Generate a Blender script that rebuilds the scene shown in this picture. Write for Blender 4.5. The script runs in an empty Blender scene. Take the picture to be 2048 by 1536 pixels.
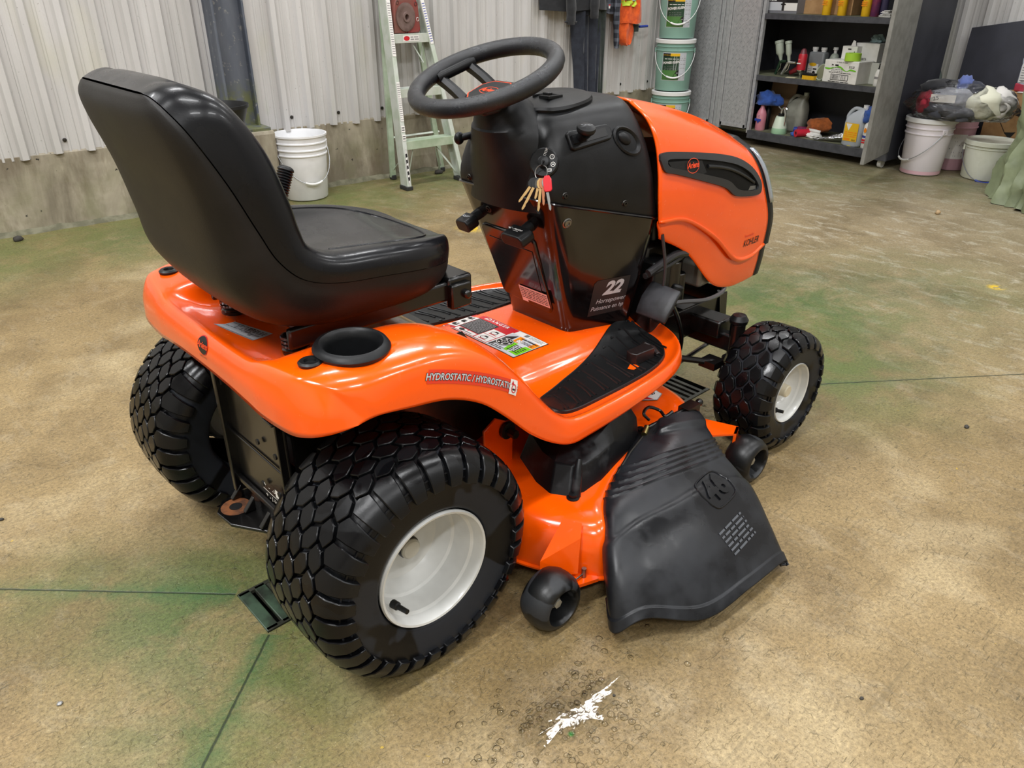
import bpy, bmesh, math, random
from mathutils import Vector, Matrix
from mathutils.bvhtree import BVHTree
random.seed(7)
S = bpy.context.scene
COL = S.collection
PI = math.pi
# ------------------------------------------------------------------ camera, world, lamps, exposure
cd = bpy.data.cameras.new('camera'); cam = bpy.data.objects.new('camera', cd); COL.objects.link(cam)
cd.sensor_width = 36.0; cd.sensor_fit = 'HORIZONTAL'; cd.lens = 36.0 * 1522.0 / 2048.0
cd.clip_start = .05; cd.clip_end = 60
_y, _p, _r = .8262, .487, .0021
fwd = Vector((math.cos(_y)*math.cos(_p), math.sin(_y)*math.cos(_p), -math.sin(_p)))
rgt = Vector((math.sin(_y), -math.cos(_y), 0)); upv = rgt.cross(fwd)
R2 = math.cos(_r)*rgt + math.sin(_r)*upv; U2 = -math.sin(_r)*rgt + math.cos(_r)*upv
cam.matrix_world = Matrix(((R2.x, U2.x, -fwd.x, -.5944), (R2.y, U2.y, -fwd.y, -1.2742), (R2.z, U2.z, -fwd.z, 1.1353), (0, 0, 0, 1)))
S.camera = cam
S.view_settings.view_transform = 'Standard'; S.view_settings.look = 'None'
S.view_settings.gamma = 1.0; S.view_settings.use_curve_mapping = False
S.view_settings.exposure = -0.06
S.cycles.max_bounces = 7; S.cycles.diffuse_bounces = 3; S.cycles.caustics_reflective = False; S.cycles.caustics_refractive = False
W = bpy.data.worlds.new('world'); S.world = W; W.use_nodes = True
W.node_tree.nodes['Background'].inputs[0].default_value = (.9, .95, 1, 1)
W.node_tree.nodes['Background'].inputs[1].default_value = .3
TH = 0.0
TURN = math.radians(4.795)                       # the tractor stands a little askew to the room: its own axes are turned by this
G = Matrix.Rotation(TURN, 4, 'Z'); GINV = G.inverted()
cam.matrix_world = G @ cam.matrix_world
def Rm(u, v, z=0.0):
    return Vector((math.cos(TH)*u - math.sin(TH)*v, math.sin(TH)*u + math.cos(TH)*v, z))
def lamp(u, v, z, sx, sy, power, tilt=(0, 0, 0), col=(.985, .99, 1.0)):
    l = bpy.data.lights.new('ceiling_lamp', 'AREA'); l.shape = 'RECTANGLE'; l.size = sx; l.size_y = sy
    l.energy = power; l.color = col
    o = bpy.data.objects.new('ceiling_lamp', l); o.location = Rm(u, v, z); o.rotation_euler = (tilt[0], tilt[1], TH+tilt[2]); COL.objects.link(o)
LP = 66
for uu, k in ((-2.2, 1.7), (.35, .93), (2.75, .85), (5.0, .72)):
    lamp(uu, 1.75, 4.45, 1.25, .26, LP*k)
    lamp(uu, -.9, 4.45, 1.25, .26, LP*k*(1.35 if uu < -1 else .72))
    lamp(uu, -3.5, 4.45, 1.25, .26, LP*k*1.05)
# ------------------------------------------------------------------ helpers
def lin(h):
    if isinstance(h, str):
        c = [int(h[i:i+2], 16)/255 for i in (0, 2, 4)]
        return tuple(x/12.92 if x <= .04045 else ((x+.055)/1.055)**2.4 for x in c)
    return tuple(h)
class NT:
    def __init__(s, name):
        s.m = bpy.data.materials.new(name); s.m.use_nodes = True; s.t = s.m.node_tree; s.n = s.t.nodes; s.l = s.t.links
        s.b = s.n['Principled BSDF']; s._tc = None
    def new(s, t, **kw):
        n = s.n.new(t)
        for k, v in kw.items(): setattr(n, k, v)
        return n
    def set(s, sock, v):
        if v is None: return
        if hasattr(v, 'is_linked') or isinstance(v, bpy.types.NodeSocket): s.l.new(v, sock)
        else:
            try: sock.default_value = v
            except Exception:
                sock.default_value = tuple(v)+(1,) if len(v) == 3 else v
    def co(s, kind='Object'):
        if s._tc is None: s._tc = s.new('ShaderNodeTexCoord')
        return s._tc.outputs[kind]
    def map(s, vec, loc=(0, 0, 0), rot=(0, 0, 0), sc=(1, 1, 1), typ='POINT'):
        n = s.new('ShaderNodeMapping', vector_type=typ); s.set(n.inputs[0], vec)
        n.inputs[1].default_value = loc; n.inputs[2].default_value = rot; n.inputs[3].default_value = sc
        return n.outputs[0]
    def noise(s, scale, detail=3, rough=.55, vec=None, dist=0, out=0):
        n = s.new('ShaderNodeTexNoise'); s.set(n.inputs['Vector'], vec if vec is not None else s.co())
        n.inputs['Scale'].default_value = scale; n.inputs['Detail'].default_value = detail
        n.inputs['Roughness'].default_value = rough; n.inputs['Distortion'].default_value = dist
        return n.outputs[out]
    def voro(s, scale, feature='DISTANCE_TO_EDGE', vec=None):
        n = s.new('ShaderNodeTexVoronoi', feature=feature); s.set(n.inputs['Vector'], vec if vec is not None else s.co())
        n.inputs['Scale'].default_value = scale
        return n.outputs[0]
    def math(s, op, a, b=None, clamp=False):
        n = s.new('ShaderNodeMath', operation=op, use_clamp=clamp); s.set(n.inputs[0], a)
        if b is not None: s.set(n.inputs[1], b)
        return n.outputs[0]
    def mr(s, x, a, b, c=0., d=1., smooth=False):
        n = s.new('ShaderNodeMapRange', interpolation_type='SMOOTHSTEP' if smooth else 'LINEAR')
        s.set(n.inputs[0], x)
        for i, q in enumerate((a, b, c, d)): n.inputs[1+i].default_value = q
        return n.outputs[0]
    def mix(s, f, a, b, blend='MIX'):
        n = s.new('ShaderNodeMix', data_type='RGBA', blend_type=blend)
        s.set(n.inputs[0], f); s.set(n.inputs[6], a); s.set(n.inputs[7], b)
        return n.outputs[2]
    def mixf(s, f, a, b):
        n = s.new('ShaderNodeMix', data_type='FLOAT'); s.set(n.inputs[0], f); s.set(n.inputs[2], a); s.set(n.inputs[3], b)
        return n.outputs[0]
    def bump(s, h, strength=.3, dist=.002, prev=None):
        n = s.new('ShaderNodeBump'); n.inputs['Strength'].default_value = strength; n.inputs['Distance'].default_value = dist
        s.set(n.inputs['Height'], h)
        if prev is not None: s.set(n.inputs['Normal'], prev)
        return n.outputs[0]
    def out(s, col=None, rough=None, metal=None, normal=None, **kw):
        s.set(s.b.inputs['Base Color'], col); s.set(s.b.inputs['Roughness'], rough); s.set(s.b.inputs['Metallic'], metal)
        if normal is not None: s.l.new(normal, s.b.inputs['Normal'])
        for k, v in kw.items(): s.set(s.b.inputs[k.replace('_', ' ')], v)
        return s.m
def pm(name, col, rough=.5, metal=0., coat=0., col2=None, vs=8., vlo=.42, vhi=.62, rough2=None, bump=None, trans=0., ior=1.45, vdet=4, vstretch=None, sheen=0., alpha=1., spec=None):
    t = NT(name); c = lin(col); r = rough
    if col2 is not None or rough2 is not None:
        vec = t.map(t.co(), sc=vstretch) if vstretch else None
        f = t.mr(t.noise(vs, vdet, vec=vec), vlo, vhi)
        if col2 is not None: c = t.mix(f, tuple(c)+(1,), tuple(lin(col2))+(1,))
        if rough2 is not None: r = t.mixf(f, rough, rough2)
    nrm = t.bump(t.noise(bump[0], 3), bump[1], bump[2] if len(bump) > 2 else .001) if bump else None
    kw = {}
    if coat: kw['Coat_Weight'] = coat; kw['Coat_Roughness'] = .06
    if trans: kw['Transmission_Weight'] = trans; kw['IOR'] = ior
    if sheen: kw['Sheen_Weight'] = sheen
    if alpha < 1: kw['Alpha'] = alpha
    if spec is not None: kw['Specular_IOR_Level'] = spec
    return t.out(c, r, metal, nrm, **kw)

class MB:
    def __init__(s): s.v = []; s.f = []; s.mi = []; s.M = Matrix()
    def add(s, vs, fs, m=0):
        o = len(s.v); s.v += [s.M @ Vector(v) for v in vs]
        s.f += [tuple(i+o for i in f) for f in fs]; s.mi += [m]*len(fs); return s
    def box(s, c, d, rot=None, m=0):
        x, y, z = (q/2 for q in d); vs = [Vector(p) for p in ((-x,-y,-z),(x,-y,-z),(x,y,-z),(-x,y,-z),(-x,-y,z),(x,-y,z),(x,y,z),(-x,y,z))]
        if rot is not None: vs = [rot @ v for v in vs]
        return s.add([v+Vector(c) for v in vs], [(0,3,2,1),(4,5,6,7),(0,1,5,4),(1,2,6,5),(2,3,7,6),(3,0,4,7)], m)
    def grid(s, rows, cu=False, cv=False, m=0, cap0=False, cap1=False):
        nr, nc = len(rows), len(rows[0]); vs = [p for r in rows for p in r]; fs = []
        for i in range(nr if cu else nr-1):
            for j in range(nc if cv else nc-1):
                a, b = i, (i+1) % nr; c, d = j, (j+1) % nc
                fs.append((a*nc+c, a*nc+d, b*nc+d, b*nc+c))
        if cap0: fs.append(tuple(range(nc))[::-1])
        if cap1: fs.append(tuple((nr-1)*nc+j for j in range(nc)))
        return s.add(vs, fs, m)
    def lathe(s, prof, seg=32, M=None, m=0, cap0=False, cap1=False, a0=0., a1=None):
        M = M or Matrix(); rows = []
        full = a1 is None; n = seg if full else seg+1
        for r, z in prof:
            rows.append([M @ Vector((r*math.cos(a0+(2*PI if full else a1-a0)*k/seg), r*math.sin(a0+(2*PI if full else a1-a0)*k/seg), z)) for k in range(n)])
        return s.grid(rows, cv=full, m=m, cap0=cap0, cap1=cap1)
    def cyl(s, p0, p1, r0, r1=None, seg=16, m=0):
        p0, p1 = Vector(p0), Vector(p1); r1 = r0 if r1 is None else r1
        return s.lathe([(r0, 0), (r1, (p1-p0).length)], seg, frame(p0, p1-p0), m, True, True)
    def tube(s, pts, r, seg=8, closed=False, m=0, flat=None):
        pts = [Vector(p) for p in pts]; n = len(pts); rows = []; N = None
        for i in range(n):
            a = pts[(i-1) % n] if closed or i > 0 else pts[i]; b = pts[(i+1) % n] if closed or i < n-1 else pts[i]
            T = (b-a).normalized()
            if N is None: N = T.orthogonal().normalized()
            N = (N - T*N.dot(T)).normalized(); B = T.cross(N)
            rr = r[i] if isinstance(r, (list, tuple)) else r
            rows.append([pts[i]+(N*math.cos(2*PI*k/seg)+B*math.sin(2*PI*k/seg)*(flat or 1))*rr for k in range(seg)])
        return s.grid(rows, cu=closed, cv=True, m=m, cap0=not closed, cap1=not closed)
    def prism(s, poly, h0, h1, M=None, m=0):
        M = M or Matrix(); n = len(poly)
        vs = [M @ Vector((p[0], p[1], h0)) for p in poly]+[M @ Vector((p[0], p[1], h1)) for p in poly]
        return s.add(vs, [tuple(range(n))[::-1], tuple(range(n, 2*n))]+[(i, (i+1) % n, n+(i+1) % n, n+i) for i in range(n)], m)
    def ball(s, c, r, seg=16, rings=10, sc=(1,1,1), m=0, rot=None):
        rows = []
        for i in range(rings+1):
            t = PI*i/rings
            row = [Vector((math.sin(t)*math.cos(2*PI*k/seg)*sc[0], math.sin(t)*math.sin(2*PI*k/seg)*sc[1], -math.cos(t)*sc[2]))*r for k in range(seg)]
            if rot is not None: row = [rot @ q for q in row]
            rows.append([q+Vector(c) for q in row])
        return s.grid(rows, cv=True, m=m)
    def build(s, name, mats, parent=None, smooth=40, bevel=0, bseg=2, sub=0, solid=0, weld=True, kind=None, label=None, recalc=True):
        me = bpy.data.meshes.new(name); me.from_pydata([tuple(v) for v in s.v], [], s.f)
        mats = mats if isinstance(mats, (list, tuple)) else [mats]
        for q in mats: me.materials.append(q)
        me.polygons.foreach_set('material_index', s.mi)
        bm = bmesh.new(); bm.from_mesh(me)
        if weld: bmesh.ops.remove_doubles(bm, verts=bm.verts, dist=1e-5)
        if recalc: bmesh.ops.recalc_face_normals(bm, faces=bm.faces)
        bm.to_mesh(me); bm.free()
        if smooth is not None:
            me.polygons.foreach_set('use_smooth', [True]*len(me.polygons)); me.set_sharp_from_angle(angle=math.radians(smooth))
        o = bpy.data.objects.new(name, me); COL.objects.link(o)
        if parent is not None: o.parent = parent
        if solid:
            q = o.modifiers.new('solid', 'SOLIDIFY'); q.thickness = solid; q.offset = -1
        if bevel:
            q = o.modifiers.new('bevel', 'BEVEL'); q.width = bevel; q.segments = bseg; q.limit_method = 'ANGLE'; q.angle_limit = .6
            q.harden_normals = False
        if sub:
            q = o.modifiers.new('sub', 'SUBSURF'); q.levels = sub; q.render_levels = sub
        if kind: o['kind'] = kind
        if label: o['label'] = label
        return o
def frame(p, d, x=None):
    d = Vector(d).normalized(); a = Vector(x) if x is not None else d.orthogonal()
    a = (a-d*a.dot(d)).normalized(); b = d.cross(a)
    return Matrix(((a.x, b.x, d.x, p[0]), (a.y, b.y, d.y, p[1]), (a.z, b.z, d.z, p[2]), (0, 0, 0, 1)))
def cr(p, t):                                   # Catmull-Rom through the control points, t in 0..1
    n = len(p)-1; x = min(max(t*n, 0), n-1e-9); i = int(x); f = x-i
    g = lambda k: p[min(max(k, 0), n)]
    a = g(i-1) if i > 0 else g(0)*2-g(1); d = g(i+2) if i+2 <= n else g(n)*2-g(n-1); b, c = g(i), g(i+1)
    return .5*((2*b)+(c-a)*f+(2*a-5*b+4*c-d)*f*f+(3*b-a-3*c+d)*f**3)
def surf(ctrl, nu, nv):
    ctrl = [[Vector(p) for p in r] for r in ctrl]
    cols = [[cr(r, j/nv) for j in range(nv+1)] for r in ctrl]
    return [[cr([c[j] for c in cols], i/nu) for j in range(nv+1)] for i in range(nu+1)]
def curve(pts, n): 
    pts = [Vector(p) for p in pts]; return [cr(pts, i/n) for i in range(n+1)]
def tag(o, label, cat, group=None):
    o['label'] = label; o['category'] = cat
    if group: o['group'] = group
    return o
def thing(name, label, cat, loc=(0,0,0), rz=0., group=None):
    o = bpy.data.objects.new(name, None); o.empty_display_size = .05; COL.objects.link(o); o.location = loc; o.rotation_euler = (0, 0, rz)
    return tag(o, label, cat, group)
def bvh(o, mod=False):
    dg = bpy.context.evaluated_depsgraph_get(); bm = bmesh.new()
    if mod: bpy.context.view_layer.update(); bm.from_object(o, dg)
    else: bm.from_mesh(o.data)
    t = BVHTree.FromBMesh(bm); bm.free(); return t
def text2d(s, size, shear=0., bold=0., res=3, space=1., sub=0):
    c = bpy.data.curves.new('t', 'FONT'); c.body = s; c.size = size; c.shear = shear; c.align_x = 'CENTER'; c.align_y = 'CENTER'
    c.offset = bold; c.resolution_u = res; c.fill_mode = 'FRONT'; c.space_character = space
    o = bpy.data.objects.new('t', c); COL.objects.link(o); bpy.context.view_layer.update()
    me = bpy.data.meshes.new_from_object(o.evaluated_get(bpy.context.evaluated_depsgraph_get()))
    if sub:
        bm = bmesh.new(); bm.from_mesh(me); bmesh.ops.triangulate(bm, faces=bm.faces); bmesh.ops.subdivide_edges(bm, edges=[e for e in bm.edges if e.calc_length() > size*.12], cuts=sub); bmesh.ops.triangulate(bm, faces=bm.faces); bm.to_mesh(me); bm.free()
    vs = [(v.co.x, v.co.y) for v in me.vertices]; fs = [tuple(p.vertices) for p in me.polygons]
    bpy.data.objects.remove(o); bpy.data.curves.remove(c); bpy.data.meshes.remove(me)
    return vs, fs
class Decal:
    # flat print laid on a surface: origin, x and y axes of the print; optional BVH to follow
    def __init__(s, o, ux, uy, tree=None, reach=.08):
        s.o = Vector(o); s.ux = Vector(ux).normalized(); n = s.ux.cross(Vector(uy)).normalized(); s.n = n; s.uy = n.cross(s.ux)
        s.tree = tree; s.reach = reach; s.mb = MB()
    def pt(s, x, y, h):
        p = s.o+s.ux*x+s.uy*y
        if s.tree is not None:
            hit = s.tree.ray_cast(p+s.n*s.reach, -s.n, s.reach*2.5)
            if hit[0] is not None:
                nn = hit[1] if hit[1].dot(s.n) > 0 else -hit[1]
                return hit[0]+nn*h
        return p+s.n*h
    def poly(s, pts, m=0, layer=0):
        s.mb.add([s.pt(x, y, .0007+.0004*layer) for x, y in pts], [tuple(range(len(pts)))], m); return s
    def rect(s, x0, y0, x1, y1, m=0, layer=0, n=1, k=1):
        rows = [[s.pt(x0+(x1-x0)*j/n, y0+(y1-y0)*i/k, .0007+.0004*layer) for j in range(n+1)] for i in range(k+1)]
        s.mb.grid(rows, m=m); return s
    def oval(s, x, y, rx, ry, m=0, layer=0, n=28, ring=0):
        a = [2*PI*k/n for k in range(n)]
        if ring:
            r1 = [s.pt(x+rx*math.cos(t), y+ry*math.sin(t), .0007+.0004*layer) for t in a]
            r2 = [s.pt(x+(rx-ring)*math.cos(t), y+(ry-ring)*math.sin(t), .0007+.0004*layer) for t in a]
            s.mb.grid([r1, r2], cv=True, m=m)
        else:
            c = [s.pt(x, y, .0007+.0004*layer)]+[s.pt(x+rx*math.cos(t)*f, y+ry*math.sin(t)*f, .0007+.0004*layer) for f in (.5, 1) for t in a]
            s.mb.add(c, [(0, 1+k, 1+(k+1) % n) for k in range(n)]+[(1+k, 1+n+k, 1+n+(k+1) % n, 1+(k+1) % n) for k in range(n)], m)
        return s
    def text(s, t, x, y, size, m=0, layer=1, shear=0., bold=0., rot=0., space=1., sx=1., h=0.):
        vs, fs = text2d(t, size, shear, bold, space=space, sub=2 if h else 0); c, q = math.cos(rot), math.sin(rot)
        f = lambda a, b: (x+(a*sx*c-b*q), y+(a*sx*q+b*c))
        if h:                                                # raised letters
            n = len(vs); top = [s.pt(*f(*v), h) for v in vs]; bot = [s.pt(*f(*v), -.001) for v in vs]
            ed = {}
            for fc in fs:
                for i in range(len(fc)):
                    e = (fc[i], fc[(i+1) % len(fc)]); ed[tuple(sorted(e))] = None if tuple(sorted(e)) in ed else e
            s.mb.add(top+bot, list(fs)+[(e[0], e[1], e[1]+n, e[0]+n) for e in ed.values() if e], m)
        else: s.mb.add([s.pt(*f(*v), .0007+.0004*layer) for v in vs], fs, m)
        return s
    def lines(s, x0, y0, x1, y1, n, m=0, layer=1, fill=.5, seed=1):   # rows of small print
        rr = random.Random(seed); dy = (y1-y0)/n
        for i in range(n):
            x = x0; yb = y1-dy*(i+.75)
            while x < x1-.001:
                w = min(rr.uniform(.6, 2.2)*abs(dy)*1.6, x1-x); s.rect(x, yb, x+w, yb+dy*fill, m, layer); x += w+abs(dy)*.45
        return s
    def bars(s, x0, y0, x1, y1, n, m=0, layer=1, seed=2):
        rr = random.Random(seed); w = (x1-x0)/n
        for i in range(n):
            if rr.random() < .85: s.rect(x0+w*i, y0, x0+w*(i+rr.uniform(.3, .75)), y1, m, layer)
        return s
    def build(s, name, mats, parent, **kw): return s.mb.build(name, mats, parent, smooth=None, weld=False, recalc=False, **kw)
# ------------------------------------------------------------------ materials
def m_orange():
    t = NT('orange_paint')
    f = t.mr(t.noise(5, 4), .45, .7)
    sp = t.mr(t.noise(55, 2), .62, .72)
    return t.out(t.mix(f, lin('FF5A02')+(1,), lin('F85403')+(1,)), t.mixf(sp, .2, .3), 0., t.bump(t.noise(130, 2), .025, .001), Coat_Weight=.45, Coat_Roughness=.05)
def m_rubber(name, c1, c2, dry, r1=.42, r2=.62, sc=7, spec=.45):
    t = NT(name); f = t.mr(t.noise(sc, 2, dist=.6), .50, .53, 0, 1)
    c = t.mix(f, lin(c1)+(1,), lin(c2)+(1,))
    fine = t.noise(260, 3)
    return t.out(c, t.mixf(f, r1, r2), 0., t.bump(fine, .12, .001), Specular_IOR_Level=spec)
ORANGE = m_orange()
TREAD = m_rubber('tire_tread_rubber', '08080A', '0D0E10', 0, .22, .34, 9, .30)
TIRE = m_rubber('tire_rubber', '08080A', '22252B', 0, .35, .5, 6, .32)
CASTR = m_rubber('gauge_wheel_plastic', '0F1011', '2A2C2F', 0, .38, .55, 14)
RIMW = pm('white_rim_paint', 'DCDDDA', .3, coat=.3, col2='C6C7C4', vs=6, bump=(60, .06))
PLM = pm('matte_black_plastic', '121315', .46, col2='0D0E0F', vs=9, rough2=.36, bump=(420, .22, .0006), spec=.32)
PLG = pm('gloss_black_plastic', '0A0708', .16, coat=.35, col2='110B0B', vs=4, bump=(40, .03))
PLD = pm('dark_plastic', '0F1011', .4, bump=(300, .15, .0006), spec=.35)
VINYL = pm('seat_vinyl', '090A0D', .30, coat=.12, col2='0D0E12', vs=12, rough2=.24, bump=(380, .12, .0006), spec=.30)
SHELL = pm('seat_shell_plastic', '1E1C1A', .5, col2='141312', vs=5, rough2=.42, bump=(520, .3, .0008), spec=.28)
CHUTE = pm('chute_plastic', '212327', .46, col2='0E0F12', vs=7, vlo=.40, vhi=.58, rough2=.22, bump=(90, .10, .002), vstretch=(1, 1, 1), spec=.36)
COVER = pm('cover_plastic', '121315', .4, col2='2C2E30', vs=12, vlo=.54, vhi=.62, rough2=.5, bump=(150, .1), spec=.35)
FRAME = pm('black_frame_paint', '080808', .25, coat=.15, col2='151312', vs=6, bump=(40, .08))
STEEL = pm('bolt_steel', '8D8C88', .35, 1.)
DSTEEL = pm('dark_bolt_steel', '4A4845', .4, 1.)
RUST = pm('rust', '7A4722', .7, col2='4A2B17', vs=60)
WHITE = pm('print_white', 'E6E3DE', .45); GREYP = pm('print_grey', '8E8C8C', .4); BLACK = pm('print_black', '0E0D0D', .5)
REDP = pm('print_red', 'C8202A', .4); ORP = pm('print_orange', 'F0491A', .4); GREENP = pm('print_green', '6FBF20', .4)
AMBER = pm('print_amber', 'F08A12', .4); SILVP = pm('print_silver', 'C3C6CB', .35); DARKP = pm('print_charcoal', '2A2727', .4)
PINKP = pm('print_pink', 'E9BDB4', .45); YELP = pm('print_yellow', 'E8B61E', .45); BLUEP = pm('print_blue', '2A3F9A', .45)
PAL = [WHITE, BLACK, REDP, ORP, GREENP, AMBER, SILVP, DARKP, GREYP, PINKP, YELP, BLUEP]
wh, bk, rd, og, gn, am, sv, dk, gy, pk, ye, bl = range(12)

# ------------------------------------------------------------------ the lawn tractor
T = thing('lawn_tractor', 'orange and black riding lawn mower with high-backed black seat on the wet floor', 'lawn mower')
def yz(sec): return [Vector(p) for p in sec]
# fender body -------------------------------------------------------
def both(half): return [Vector((p[0], -p[1], p[2])) for p in half[:0:-1]]+[Vector(p) for p in half]
def fsec(x, ys, zs): return [Vector((x[k] if isinstance(x, (list, tuple)) else x, ys[k], zs[k])) for k in range(len(ys))]
Y0 = [0, .10, .17, .22, .30, .345, .375, .385, .388]
def sc(o): return [0, .12*min(1, o/.33), .165*min(1, o/.33), .205*min(1, o/.33), .30*o/.39, .35*o/.39, .377*o/.39, o-.002, o]
rowsF = [
 fsec([-.172,-.172,-.172,-.171,-.166,-.155,-.135,-.11,-.09], [0,.10,.17,.22,.30,.34,.365,.376,.382], [.522,.520,.515,.510,.513,.520,.527,.531,.535]),
 fsec([-.173,-.173,-.173,-.172,-.164,-.150,-.130,-.105,-.085], [0,.10,.17,.22,.30,.337,.362,.373,.382], [.562,.562,.562,.562,.562,.562,.56,.55,.536]),
 fsec([-.158,-.158,-.158,-.157,-.149,-.137,-.117,-.096,-.076], [0,.10,.17,.22,.297,.327,.353,.371,.383], [.586,.587,.59,.599,.602,.598,.588,.562,.538]),
 fsec([-.128,-.128,-.128,-.128,-.125,-.116,-.101,-.082,-.066], [0,.10,.17,.22,.30,.335,.363,.377,.385], [.574,.574,.58,.602,.609,.605,.590,.566,.54]),
 fsec([-.085,-.085,-.085,-.085,-.083,-.075,-.066,-.058,-.048], [0,.10,.17,.215,.30,.345,.372,.384,.388], [.559,.559,.563,.602,.614,.609,.593,.566,.541]),
 fsec(0, Y0, [.553,.553,.557,.604,.617,.611,.595,.565,.533]),
 fsec(.08, Y0, [.55,.55,.555,.600,.612,.606,.588,.555,.518]),
 fsec(.15, Y0, [.545,.545,.55,.582,.593,.586,.567,.525,.484]),
 fsec(.21, Y0, [.53,.53,.533,.547,.554,.547,.527,.48,.432]),
 fsec(.27, Y0, [.49,.49,.49,.493,.495,.488,.467,.415,.372]),
 fsec(.33, Y0, [.43,.43,.43,.428,.423,.415,.397,.36,.327]),
 fsec(.385, sc(.389), [.384,.384,.378,.362,.354,.353,.353,.325,.301]),
 fsec(.44, sc(.39), [.373,.372,.357,.335,.329,.334,.345,.327,.300]),
 fsec(.55, sc(.389), [.371,.37,.352,.331,.327,.333,.344,.329,.308]),
 fsec(.67, sc(.380), [.370,.368,.350,.331,.327,.333,.344,.330,.316]),
 fsec(.77, sc(.360), [.368,.366,.350,.331,.327,.333,.344,.331,.318]),
 fsec(.845, sc(.325), [.366,.364,.350,.331,.327,.334,.345,.331,.318]),
 fsec(.895, sc(.275), [.362,.360,.348,.335,.331,.338,.346,.331,.318]),
 fsec(.925, sc(.215), [.356,.355,.350,.345,.344,.346,.346,.331,.316]),
 fsec(.938, sc(.17), [.350,.349,.347,.346,.345,.343,.340,.326,.314]),
 fsec(.944, sc(.16), [.32,.32,.32,.32,.32,.318,.315,.308,.296])]
mb = MB(); mb.grid(surf([both(r) for r in rowsF], 100, 96))
CUP = (-.036, -.290)
mb.f = [f for f in mb.f if not any((mb.v[i].x-CUP[0])**2+(mb.v[i].y-CUP[1])**2 < .05**2 and mb.v[i].z > .55 for i in f)]; mb.mi = [0]*len(mb.f)
fender = mb.build('fender_body', ORANGE, T, smooth=60, solid=.004)
ft = bvh(fender)
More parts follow.
